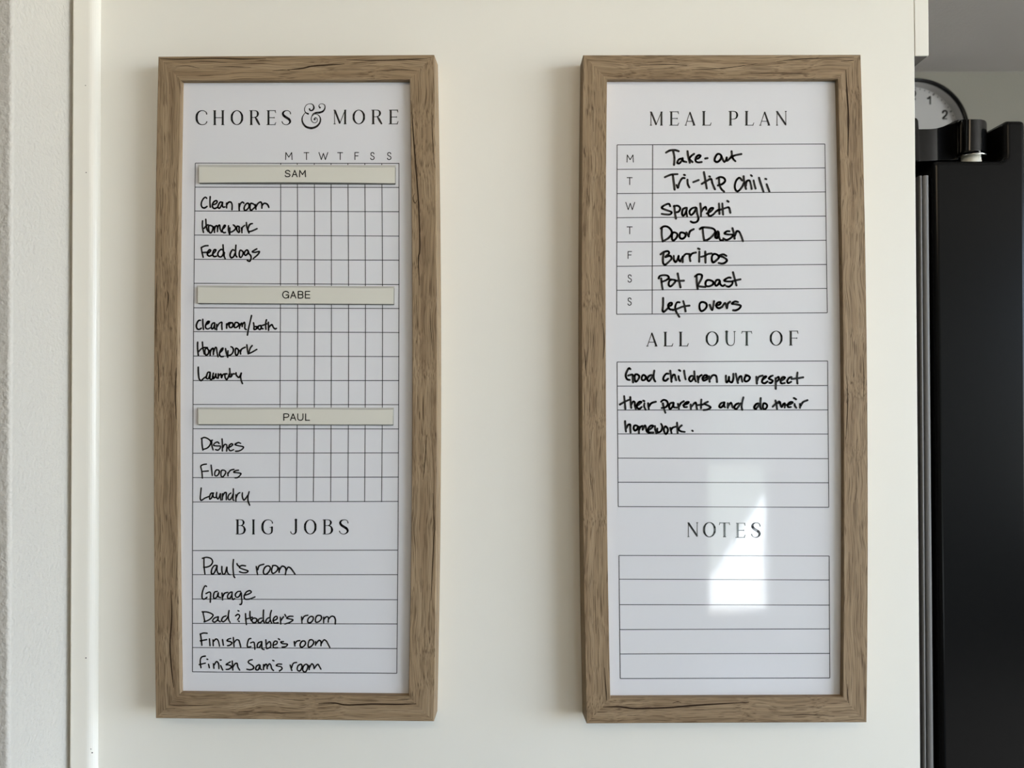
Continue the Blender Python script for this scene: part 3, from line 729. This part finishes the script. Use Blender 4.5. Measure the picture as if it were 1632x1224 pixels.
note(s1, *A, "117,470 115,580 130,720;205,470 215,580 240,690;130,650 190,590 240,570 300,570;275,580 250,640 270,710 310,690 320,620 275,580;350,620 350,715;350,670 375,600 405,585 410,640 410,700;415,650 450,565 465,575 475,650 495,740;535,660 575,620 590,580 565,590 530,650 525,710 555,740 595,735",
 "635,590 650,670 675,750;680,630 675,745;680,720 740,700 775,650 780,600 760,565 735,555;830,585 815,650 830,710 850,710 875,650 865,600 830,585;905,620 915,690;915,650 935,600 1000,565;1030,520 1040,600 1055,685;1130,535 1100,570 1075,640 1065,680;1055,685 1110,665 1215,605")
note(s1, *A, "128,935 130,1030 150,1160 180,1185 225,1145 275,1110;345,1030 310,1030 285,1090 280,1140 310,1150 340,1090 350,1035 350,1100 345,1150 370,1165 410,1110;410,1045 395,1120 405,1150 440,1120 455,1060 455,1110 480,1140;500,1060 500,1140;505,1100 545,1060 555,1080 560,1130 590,1070 620,1060;660,1060 630,1060 625,1120 655,1165 690,1110 705,1060;712,960 715,1050 700,1110 735,1115;745,1060 740,1110 775,1060 800,1060;830,1040 835,1080 880,1125 910,1090 925,1045;928,1045 915,1110 930,1190 950,1240")
A = (305, 695, 11.125, 2.3)
note(s1, *A, "185,45 190,140 205,250;175,45 230,25 300,50 345,100 335,150 285,210 205,238;360,95 365,170 385,245;356,76 374,73;490,130 465,105 410,130 395,165 450,175 515,180 510,215 470,250 430,240;545,50 550,150 550,265;555,210 590,150 620,150 630,200 625,265;640,210 700,185 735,150 715,135 670,170 665,230 690,260 750,240;875,130 835,115 775,150 830,170 925,195 900,235 840,265 785,270")
note(s1, *A, "268,497 215,505 170,530 180,600 190,660 195,745;195,628 300,618;350,515 360,600 372,700;445,600 415,650 420,700 450,705 490,660 490,610 445,600;535,612 525,660 530,710 550,725 595,680 610,630 575,605 535,612;645,650 650,705;650,670 690,610 755,590;835,605 780,615 750,640 810,650 880,665 860,700 820,735 775,740")
note(s1, *A, "175,920 165,1020 160,1120 175,1140 240,1100 320,1070;395,1010 350,1015 325,1070 325,1120 355,1100 380,1040 385,1010 385,1070 405,1090 440,1085;450,1000 445,1070 470,1115 500,1070 515,1020 515,1090 525,1135;550,1020 550,1130;555,1070 590,1005 615,1000 620,1050 620,1130;700,1010 665,1040 650,1110 680,1130 720,1080 738,1030;745,935 745,1030 740,1130 755,1140;790,1040 790,1150;795,1090 830,1020 860,1005;905,1005 905,1080 930,1135 960,1110 1000,1050;1025,985 1005,1070 1005,1150 1035,1225")
A = (310, 880, 9.6, 2.35)
note(s1, *A, "145,90 145,200 160,335;120,95 180,80 255,100 278,145 250,200 190,228 140,230;345,205 305,205 265,260 262,330 290,330 330,260 345,210 345,280 370,330 400,325;420,220 420,290 440,340 470,320 495,230 500,290 520,335 545,345;597,112 590,200 595,310 605,375 618,390;650,175 660,200 690,222;780,210 720,205 685,232 740,260 820,290 800,310 740,315 690,300",
 "945,220 955,290 965,345;968,270 990,210 1060,185;1130,210 1085,225 1055,290 1065,335 1095,340 1145,290 1160,235 1130,210;1200,208 1180,270 1190,320 1220,320 1270,270 1275,230 1240,205 1195,205;1295,240 1295,310;1300,275 1340,215 1385,230 1400,280 1390,345;1400,290 1435,230 1465,240 1500,280 1540,340")
note(s1, *A, "185,525 165,515 130,580 115,660 125,715 160,715 190,690;175,635 230,610 245,625 245,700 242,766;350,600 310,610 290,670 300,710 340,690 365,620 365,680 400,695;420,625 430,730;430,690 460,630 510,615;560,610 520,640 505,690 530,715 570,660 575,610 575,690 590,725 615,710;705,600 660,605 625,650 640,690 680,680 712,620 720,700 725,768 712,800 695,800;760,660 830,640 870,610 850,590 800,605 760,670 770,715 830,720 925,685")
A = (310, 965, 6.945, 2.3)
note(s1, *A, "95,80 105,130 115,180;85,70 150,75 205,105 190,135 150,165 105,182;260,125 220,140 200,170 220,185 255,160 265,125 262,165 285,180;350,115 315,130 300,170 320,180 355,150 372,118;383,55 375,110 380,160 395,188;482,58 492,62;455,115 480,98 500,112 490,140 478,155;488,172 496,178;565,90 568,150 575,212;615,65 615,120 625,165;570,150 610,140 640,130;655,140 635,165 650,190 680,185 690,150 655,140;745,140 715,150 705,185 730,190 760,160;765,50 762,120 765,175 775,195;825,135 800,150 790,185 815,190 840,160;852,55 840,100 840,165 855,195",
 "875,170 915,145 910,120 885,130 870,170 885,195 925,190;950,130 955,205;958,165 985,125;1000,100 1012,120;1090,120 1050,120 1020,140 1060,150 1090,160 1060,185 1000,205;1185,125 1190,200;1192,160 1215,120 1255,108;1285,122 1260,145 1255,185 1285,190 1315,150 1310,125 1285,122;1360,112 1340,145 1345,185 1375,180 1405,145 1400,115 1360,112;1430,130 1430,190;1432,155 1460,125 1480,130 1480,185;1482,155 1515,120 1545,125 1560,160 1558,205")
note(s1, *A, "65,315 75,370 82,440;62,318 100,305 140,308;65,392 135,378;165,370 172,445;205,380 208,445;210,400 240,370 260,385 278,450;310,378 320,440;400,365 370,375 360,390 395,400 415,415 390,440 365,445;430,355 438,455;440,410 465,380 490,385 500,410 512,458;625,365 605,370 585,430 590,460 625,455;620,415 655,405 665,440 668,485;735,400 705,415 695,460 715,465 740,425 745,400 745,450 750,480 770,488",
 "790,380 795,470;795,435 830,400 845,425 840,460 800,478;870,440 910,425 915,400 890,395 870,430 875,465 920,468;930,368 942,378;985,400 955,405 970,420 1030,430 1010,455 970,460;1105,400 1112,450;1112,425 1135,395 1165,388;1190,396 1170,430 1178,460 1205,455 1230,420 1220,395 1190,396;1275,383 1260,420 1262,460 1295,450 1320,410 1305,382 1275,383;1340,400 1340,440;1345,425 1380,385 1400,400 1400,445;1405,420 1435,380 1460,395 1480,430 1498,465")
note(s1, *A, "120,560 80,570 65,600 65,640 72,690;52,655 120,638;155,650 165,690;138,594 146,597;210,645 215,695;218,660 245,620 265,640 270,700;290,665 312,715;283,605 296,603;395,625 370,640 350,655 385,660 410,680 380,705 350,708;418,615 425,715;428,680 450,645 470,640 480,680 500,715;640,600 605,610 595,630 650,670 655,695 620,712 580,705;715,655 685,675 680,710 705,712 725,660 728,700 745,712",
 "765,655 765,710;768,680 790,650 800,655 805,700;808,675 830,645 845,660 855,700 875,720;866,607 880,613;965,650 920,650 905,665 960,680 970,700 940,725;1060,660 1070,695 1078,720;1075,690 1095,640 1130,630;1180,650 1145,670 1140,715 1165,725 1190,680 1180,650;1235,650 1205,675 1200,720 1225,738 1250,700 1255,665 1235,650;1270,665 1270,710;1272,690 1300,645 1318,665 1325,700;1330,690 1365,650 1385,680 1400,705")

# ---- meal plan board (right)
cen = at(1157, 1152, 0)
b2 = empty('framed_whiteboard', (cen.x, 0, cen.z), 'oak framed dry erase board headed MEAL PLAN, hanging nearest the refrigerator', 'whiteboard', 'framed dry erase boards')
O2 = dict(tl=(929.4, 87.8), l=(927.2, 620), bl=(935.0, 1153.2), tr=(1371.8, 87.0), r=(1382.6, 619), br=(1381.3, 1151.4))
I2 = dict(tl=(967.6, 126.3), l=(965.9, 620), bl=(972.9, 1112.6), tr=(1335.2, 125.6), r=(1344.3, 619), br=(1343.4, 1111.2))
B2 = dict(tl=(925.0, 104.0), l=(921.8, 620), bl=(928.3, 1136.2), tr=(1356, 103.5), r=(1367, 620), br=(1366, 1135))
CR2 = dict(
 t=[(1.2, [(1237.6,98.2),(1270,94.5),(1302,93),(1361,91.2)]), (1.0, [(1102,111.5),(1155,108.5),(1208,101.2)]), (.9, [(1010,104),(1060,102.5),(1095,104.2)]), (.9, [(1180,118),(1240,116.5),(1300,118.5)]), (.9, [(968,121),(1000,121.4)]), (1.0, [(1340,97.5),(1355,96.8),(1361,96.2)])],
 r=[(2.0, [(1347.8,112),(1350,148),(1352.4,192),(1351,248)]), (1.0, [(1368,150),(1369,215)]), (1.0, [(1358,260),(1360,330)]), (1.0, [(1375,565),(1377,600),(1376,640)]), (1.2, [(1350,600),(1351,650),(1348,700)]), (1.0, [(1366,700),(1364,780)]), (1.1, [(1353,880),(1355,960)]), (.9, [(1372,900),(1372,1000)]), (1.2, [(1350,1090),(1351,1110),(1353,1121)])],
 l=[(1.3, [(931.8,556),(933.4,580),(934.7,600)]), (1.2, [(960.5,515),(963,545),(961,572)]), (1.0, [(945,170),(946,210)]), (1.0, [(947.5,106),(948,122)]), (1.0, [(936,300),(934,360)]), (1.0, [(954,400),(956,470)]), (1.0, [(940,700),(942,780)]), (.9, [(958,820),(957,890)]), (1.2, [(963.5,1064),(966,1100),(967.5,1117)]), (1.0, [(948,950),(950,1010)])],
 b=[(2.3, [(961,1127),(987.6,1126.5),(1008,1129),(1061,1128),(1111,1124),(1193.5,1119.3)]), (1.0, [(1072,1120.5),(1080,1118.5),(1086,1120)]), (1.0, [(1240,1141),(1290,1139),(1330,1141.5)]), (.9, [(1000,1140),(1060,1142)]), (1.0, [(1250,1128),(1310,1126.5)]), (1.0, [(1352,1141.5),(1372,1141.3)])])
s2 = board(b2, O2, I2, B2, CR2)
lines = []
RM = [(230.9, 229.5), (270, 267.6), (308.5, 305.9), (347, 344.4), (385.8, 383), (424.4, 421.5), (462.6, 459.7), (500.9, 498.5)]
for a, b in RM:
    t = (a - 230) / 270
    lines.append([(983.5 - .6 * t, a), (1314.7 + 3.8 * t, b)])
for a, b, c_, d_ in ((983.5, 230.9, 982.9, 500.9), (1040.3, 230.7, 1039.4, 500.5), (1314.7, 229.5, 1318.5, 498.5)): lines.append([(a, b), (c_, d_)])
for a, b in ((577, 575.3), (615.3, 614.4), (653.5, 653.2), (691.5, 691.8), (730.1, 731), (768.5, 769.4), (807.4, 808.5)):
    t = (a - 577) / 230
    lines.append([(983.5 + 1.8 * t, a), (1319.1 + 1.8 * t, b)])
lines += [[(983.5, 577), (985.3, 807.4)], [(1319.1, 575.3), (1320.9, 808.5)]]
for a, b in ((885.2, 886.1), (923.1, 924.3), (963.7, 964.3), (1003.4, 1002.2), (1042.2, 1041.4), (1081.4, 1080.5)):
    t = (a - 885) / 196
    lines.append([(986.5 + 2 * t, a), (1321.5 + 1.1 * t, b)])
lines += [[(986.5, 885.2), (988.5, 1081.4)], [(1321.5, 886.1), (1322.6, 1080.5)]]
ruled(s2, lines)
heading(s2, L(1025, 165, 6.528, [('M',70,203),('E',272,369),('A',432,543),('L',611,708),('P',890,990),('L',1056,1152),('A',1208,1322),('N',1382,1493)], {0: 85, 1: 83, 2: 82, 3: 80, 4: 79, 5: 79, 6: 80, 7: 79}, 228))
heading(s2, L(1025, 520, 6.4, [('A',33,146),('L',206,304),('L',362,462),('O',638,770),('U',834,946),('T',1003,1111),('O',1292,1422),('F',1485,1582)], {0: 60, 1: 58, 2: 57, 3: 53, 4: 52, 5: 51, 6: 47, 7: 47}, {0: 205, 1: 204, 2: 203, 3: 201, 4: 199, 5: 196, 6: 197, 7: 195}))
heading(s2, L(1085, 825, 11.657, [('N',123,320),('O',415,650),('T',713,913),('E',1018,1196),('S',1306,1484)], {0: 90, 1: 85, 2: 92, 3: 100, 4: 92}, {0: 356, 1: 362, 2: 360, 3: 372, 4: 370}))
bm = bmesh.new()
for ch, a, b, c_, d_ in (('M',84,136,51,109),('T',85,128,214,272),('W',76,146,394,453),('T',85,128,570,628),('F',92,124,749,806),('S',91,123,917,976),('S',90,122,1084,1143)):
    sans(bm, ch, 980 + a / 4.533, 235 + c_ / 4.533, 980 + b / 4.533, 235 + d_ / 4.533, 1.35, YP)
link('weekday_lettering', bm, M_THIN, s2)

A = (1040, 230, 8.16, 3.35)
note(s2, *A, "175,108 220,82 290,75 340,90;268,85 285,170 280,268;385,185 345,195 322,240 345,250 385,205 392,180 395,215 440,230;455,90 465,160 485,240;540,125 500,155 480,190 520,230;560,195 600,180 625,150 605,140 570,165 560,215 590,235 640,230;685,185 715,180;850,125 815,170 810,215 845,230 890,185 890,140 850,125;895,150 915,200 935,230 960,195 965,170 965,215 1000,190 1030,150;1028,90 1035,150 1050,190 1078,220;1010,180 1060,148 1155,127")
note(s2, *A, "160,428 240,395 325,388;265,400 278,500 288,590;312,530 330,565 350,500 390,440 418,440;455,460 460,520 480,560;410,397 422,401;530,492 600,465;668,362 685,450 705,575;640,515 700,480 760,450 780,510 812,585;738,417 748,421;865,450 870,520 895,580 930,615;835,445 880,425 930,440 945,475 910,515 850,535;1165,470 1130,435 1090,470 1070,550 1085,600 1110,610 1160,560 1190,500;1185,415 1190,480 1215,580;1215,540 1225,480 1260,470 1275,510 1290,580;1315,470 1325,520 1340,575;1280,402 1292,412;1385,435 1415,530 1445,620;1485,520 1520,615;1468,448 1480,453")
note(s2, *A, "230,805 215,775 160,790 120,825 180,855 250,885 230,910 170,912 120,905;285,800 290,880 305,965;275,805 330,800 360,830 340,875 300,885;430,825 395,845 385,910 400,930 440,870 445,825 440,890 450,935;560,820 510,835 480,880 500,920 545,880 570,825 580,900 598,970 576,1007 528,1018 497,1004;622,770 630,850 630,935;635,880 665,830 690,815 700,850;705,900 760,870 790,830 760,830 725,880 735,930 780,920 830,870 860,850;865,770 868,850 870,905;908,770 912,840 918,915;835,865 900,845 960,825 990,820 1005,850 1012,890;972,736 988,746")
A = (1040, 350, 10.2, 3.4)
note(s2, *A, "150,140 150,250 165,355;135,145 180,112 240,115 300,165 315,215 270,290 165,355;340,208 315,260 325,330 350,335 400,275 400,230 340,208;460,210 440,250 450,300 490,310 535,270 530,230 460,210;550,210 590,275;590,250 610,190 670,155;770,155 800,130 900,130 990,150 1020,190 970,270 900,325 840,340;815,140 825,240 840,340;1060,190 1030,220 1020,290 1050,300 1080,240 1065,195;1075,200 1085,290 1105,335 1150,330;1045,230 1052,280;1250,190 1210,190 1170,225 1220,240 1310,250 1270,300 1200,330 1150,305;1300,140 1320,220 1335,310;1340,260 1370,190 1400,190 1440,260 1470,350")
note(s2, *A, "180,540 170,630 175,710 200,735 260,690 310,630 290,590 210,610;130,565 190,525 255,515 270,545 210,600;345,590 350,660 375,690 410,640 425,590 425,650 450,680;490,600 490,690;450,670 500,600 540,560 590,560;600,560 605,620 615,675;610,600 640,555 705,535;762,520 760,600 758,685;740,470 765,480;858,520 860,610 862,700;790,605 850,590 900,560 960,550;1000,560 970,590 965,660 985,695 1040,660 1080,610 1050,570 1000,560;1200,590 1150,565 1085,590 1150,610 1210,660 1180,700 1130,715 1075,705")
A = (1040, 428, 10.2, 3.4)
note(s2, *A, "140,160 150,250 165,340;100,160 115,125 180,108 250,120 265,150 220,190 150,215;320,180 275,200 265,270 290,290 350,240 375,195 320,180 265,172;410,80 425,160 455,305;375,195 430,200 510,197;715,120 720,220 735,335;690,130 740,95 800,105 800,150 760,230 730,285;730,285 800,295 860,300;890,190 865,220 870,280 910,290 980,260 990,220 940,190 890,190;1085,185 1045,185 1015,240 1030,280 1070,255 1095,200 1100,250 1140,285 1175,265;1270,150 1240,145 1165,195 1220,210 1300,215 1290,260 1240,295 1200,285;1308,60 1335,160 1365,275;1280,210 1340,195 1430,175")
note(s2, *A, "172,480 172,580 165,690 180,705 250,645;255,615 310,590 315,560 280,560 255,600 280,660 330,670;440,550 400,550 370,620 380,690 435,785;330,675 400,655 470,625;500,530 520,600 538,695;470,625 540,610 600,603;800,545 770,570 765,640 790,690 830,680 880,620 870,565 800,545;930,590 950,640 970,675 990,590 1000,530;1030,600 1090,585 1110,555 1085,545 1045,570 1040,620 1080,645 1135,620;1145,600 1180,560 1210,645 1225,570 1260,540;1390,545 1340,535 1290,570 1350,580 1435,605 1410,650 1350,680 1310,678")
A = (985, 580, 10.2, 3.3)
note(s2, *A, "200,85 180,70 145,120 125,190 150,250 190,260;165,190 235,175 240,230 245,300;280,175 270,230 290,290 330,250 345,200 310,170 280,175;410,180 385,220 395,265 430,260 455,215 430,185 410,180;540,180 500,200 475,250 500,280 545,230 570,180;590,110 580,180 585,250 605,285;820,160 785,160 740,220 740,260 770,275 815,240;850,110 860,200 870,290;870,250 895,180 920,175 930,210 945,265;985,200 988,240 1005,275;993,101 1012,113;1075,110 1085,180 1100,250;1210,195 1180,200 1155,250 1180,285 1215,255 1235,200;1240,120 1245,190 1250,250 1265,285;1290,200 1305,300;1308,260 1320,210 1360,180;1375,240 1430,220 1450,190 1410,185 1375,230 1390,270 1440,255 1470,220;1480,200 1490,290;1500,240 1540,185 1590,190 1605,235 1610,295",
 "1755,190 1755,250 1765,300 1795,270 1805,210 1810,280 1850,300 1875,240 1875,160;1915,160 1930,240 1950,310;1950,270 1980,205 2005,200 2010,240 2020,290;2110,190 2075,200 2055,260 2075,285 2120,270 2145,220 2110,190 2075,180",
 "2250,210 2258,320;2265,270 2290,210 2350,190;2345,260 2380,235 2410,205 2385,205 2350,250 2345,300 2385,315 2430,285;2515,190 2480,205 2450,240 2490,255 2515,275 2490,310 2460,305;2560,230 2565,320 2565,405;2565,240 2610,210 2615,250 2575,290;2645,275 2700,245 2715,220 2680,215 2645,260 2655,315 2710,310;2820,215 2785,225 2750,280 2765,310 2815,290;2918,140 2910,220 2918,320;2820,245 2910,235 3010,218")
note(s2, *A, "100,525 110,620 120,730;30,660 110,615 200,575;200,540 205,620 215,715;215,660 250,610 270,620 275,680 290,730;300,690 350,650 380,620 350,615 310,660 310,710 350,730 385,700;430,640 425,690 450,745;412,598 427,605;490,640 500,740;505,690 540,640 615,615;730,640 745,720 770,795;700,615 740,585 790,600 810,650 780,700 710,718;900,630 850,640 830,690 845,735 890,690 905,635 905,700 960,710;975,650 990,730;995,690 1020,640 1070,605;1060,670 1130,645 1150,620 1110,625 1070,670 1075,700 1120,700;1180,660 1185,740;1190,700 1240,640 1265,630 1275,690 1285,735;1355,580 1350,650 1350,720;1290,670 1380,660;1460,615 1400,650 1450,670 1505,705 1460,740 1390,750",
 "1720,625 1675,640 1645,695 1670,710 1715,670 1730,625 1725,690 1740,705;1785,640 1785,715;1790,690 1835,630 1850,660 1865,710;1960,640 1915,660 1890,710 1920,735 1960,690 1995,640;2038,545 2020,620 2010,700 2020,745",
 "2280,640 2245,655 2215,705 2235,735 2275,690 2305,645;2320,555 2315,640 2315,710 2330,735;2370,640 2355,700 2370,735 2410,720 2425,675 2400,645 2370,640;2560,595 2575,660 2585,735;2515,695 2570,640 2620,610;2600,640 2635,620 2640,660 2660,700 2690,650 2710,640 2710,710;2750,670 2810,650 2840,625 2800,620 2760,660 2765,700 2810,700;2710,670 2760,665;2870,650 2875,680 2900,715;2860,555 2895,575;2960,650 2960,715;2970,680 3010,620 3080,590")
note(s2, *A, "115,930 120,1010 130,1100;140,1040 165,990 195,985 200,1040 205,1115;265,1005 255,1050 275,1085 310,1060 320,1015 290,1000 265,1005;340,1020 340,1130;345,1070 370,1020 400,1010 400,1070;405,1060 440,1000 455,1040 470,1100 500,1120;490,1080 550,1040 570,1005 530,1005 490,1060 500,1110 575,1115;600,1010 605,1070 625,1130;640,1050 640,1110 690,1100 720,1040 715,1000 700,975;770,1015 745,1070 775,1140 800,1120 810,1060 770,1015;850,1040 870,1125;860,1080 885,1040 940,1020;960,955 965,1040 970,1130;1035,1000 1000,1030 985,1065 1020,1095 1085,1105;1206,1084 1215,1091")

# ------------------------------------------------------------------ magnetic name strips on the chores board
def name_strip(tl, tr, br, bl, rim, word, off, label):
    mx, my = (tl[0] + tr[0]) / 2, (bl[1] + br[1]) / 2
    c = at(mx, my, YS)
    root = empty('name_strip', c, label, 'label strip', 'magnetic name strips on the chores board')
    q = [(tl[0] - .8, tl[1] - rim), (tr[0] + 1.4, tr[1] - rim), (br[0] + 1.4, br[1] + .7), (bl[0] - .8, bl[1] + .7)]
    bm = bmesh.new(); prism(bm, [at(x, y, YS - .0006) for x, y in q], (0, .00055, 0))
    link('clear_sleeve', bm, M_CLEAR, root, bevel=0.0002)
    q = [(tl[0] + .3, tl[1] + .3), (tr[0] + .5, tr[1] + .3), (br[0] + .5, br[1] + 1.3), (bl[0] + .8, bl[1] + 1.3)]
    bm = bmesh.new(); prism(bm, [at(x, y, YS - .0021) for x, y in q], (0, .0015, 0))  # magnet, darkened and stretched below the card as its painted shadow line
    link('magnet_with_shade_line', bm, M_MAG, root)
    bm = bmesh.new()                                  # slightly bowed card
    n = 16
    top, bot = [], []
    for k in range(n + 1):
        t = k / n
        sag = 4 * t * (1 - t)
        yy = YS - .0026 - .0006 * sag
        top.append((at(tl[0] + (tr[0] - tl[0]) * t, tl[1] + (tr[1] - tl[1]) * t + .35 * math.sin(t * 9), yy), yy))
        bot.append((at(bl[0] + (br[0] - bl[0]) * t, bl[1] + (br[1] - bl[1]) * t - 1.2 * sag * (word == 'SAM'), yy), yy))
    T = [bm.verts.new(v) for v, _ in top]; Bt = [bm.verts.new(v) for v, _ in bot]
    T2 = [bm.verts.new((v.x, YS - .0021, v.z)) for v, _ in top]; B2_ = [bm.verts.new((v.x, YS - .0021, v.z)) for v, _ in bot]
    for k in range(n):
        bm.faces.new((T[k], T[k + 1], Bt[k + 1], Bt[k])); bm.faces.new((T2[k], B2_[k], B2_[k + 1], T2[k + 1]))
        bm.faces.new((T[k], T2[k], T2[k + 1], T[k + 1])); bm.faces.new((Bt[k], Bt[k + 1], B2_[k + 1], B2_[k]))
    bm.faces.new((T[0], Bt[0], B2_[0], T2[0])); bm.faces.new((T[-1], T2[-1], B2_[-1], Bt[-1]))
    ins = link('name_card', bm, M_CREAM, root, bevel=0.0002)
    bm = bmesh.new()
    x0, y0, sc, items, ya, yb = off
    for ch, a, b in items:
        sans(bm, ch, x0 + a / sc, y0 + ya / sc, x0 + b / sc, y0 + yb / sc, 1.6, YS - .00332)
    link('lettering', bm, M_SAMINK, ins)
name_strip((316.6, 265.6), (629.6, 266.4), (629.6, 292.2), (317.0, 291.2), 3.4, 'SAM', (440, 235, 8.16, [('S',110,190),('A',203,281),('M',298,389)], 292, 388),
           'cream magnetic strip under the weekday letters, topmost on the chores board')
name_strip((315.0, 457.6), (627.6, 459.0), (627.4, 484.6), (315.4, 483.0), 2.8, 'GABE', (430, 450, 7.77, [('G',152,242),('A',252,329),('B',346,417),('E',435,502)], 106, 201),
           'cream magnetic strip halfway between the other two on the chores board')
name_strip((315.6, 652.0), (626.6, 652.6), (626.2, 676.8), (316.0, 676.2), 2.8, 'PAUL', (430, 640, 7.77, [('P',168,241),('A',250,327),('U',340,417),('L',437,498)], 146, 238),
           'cream magnetic strip just above the Dishes row, lowest on the chores board')
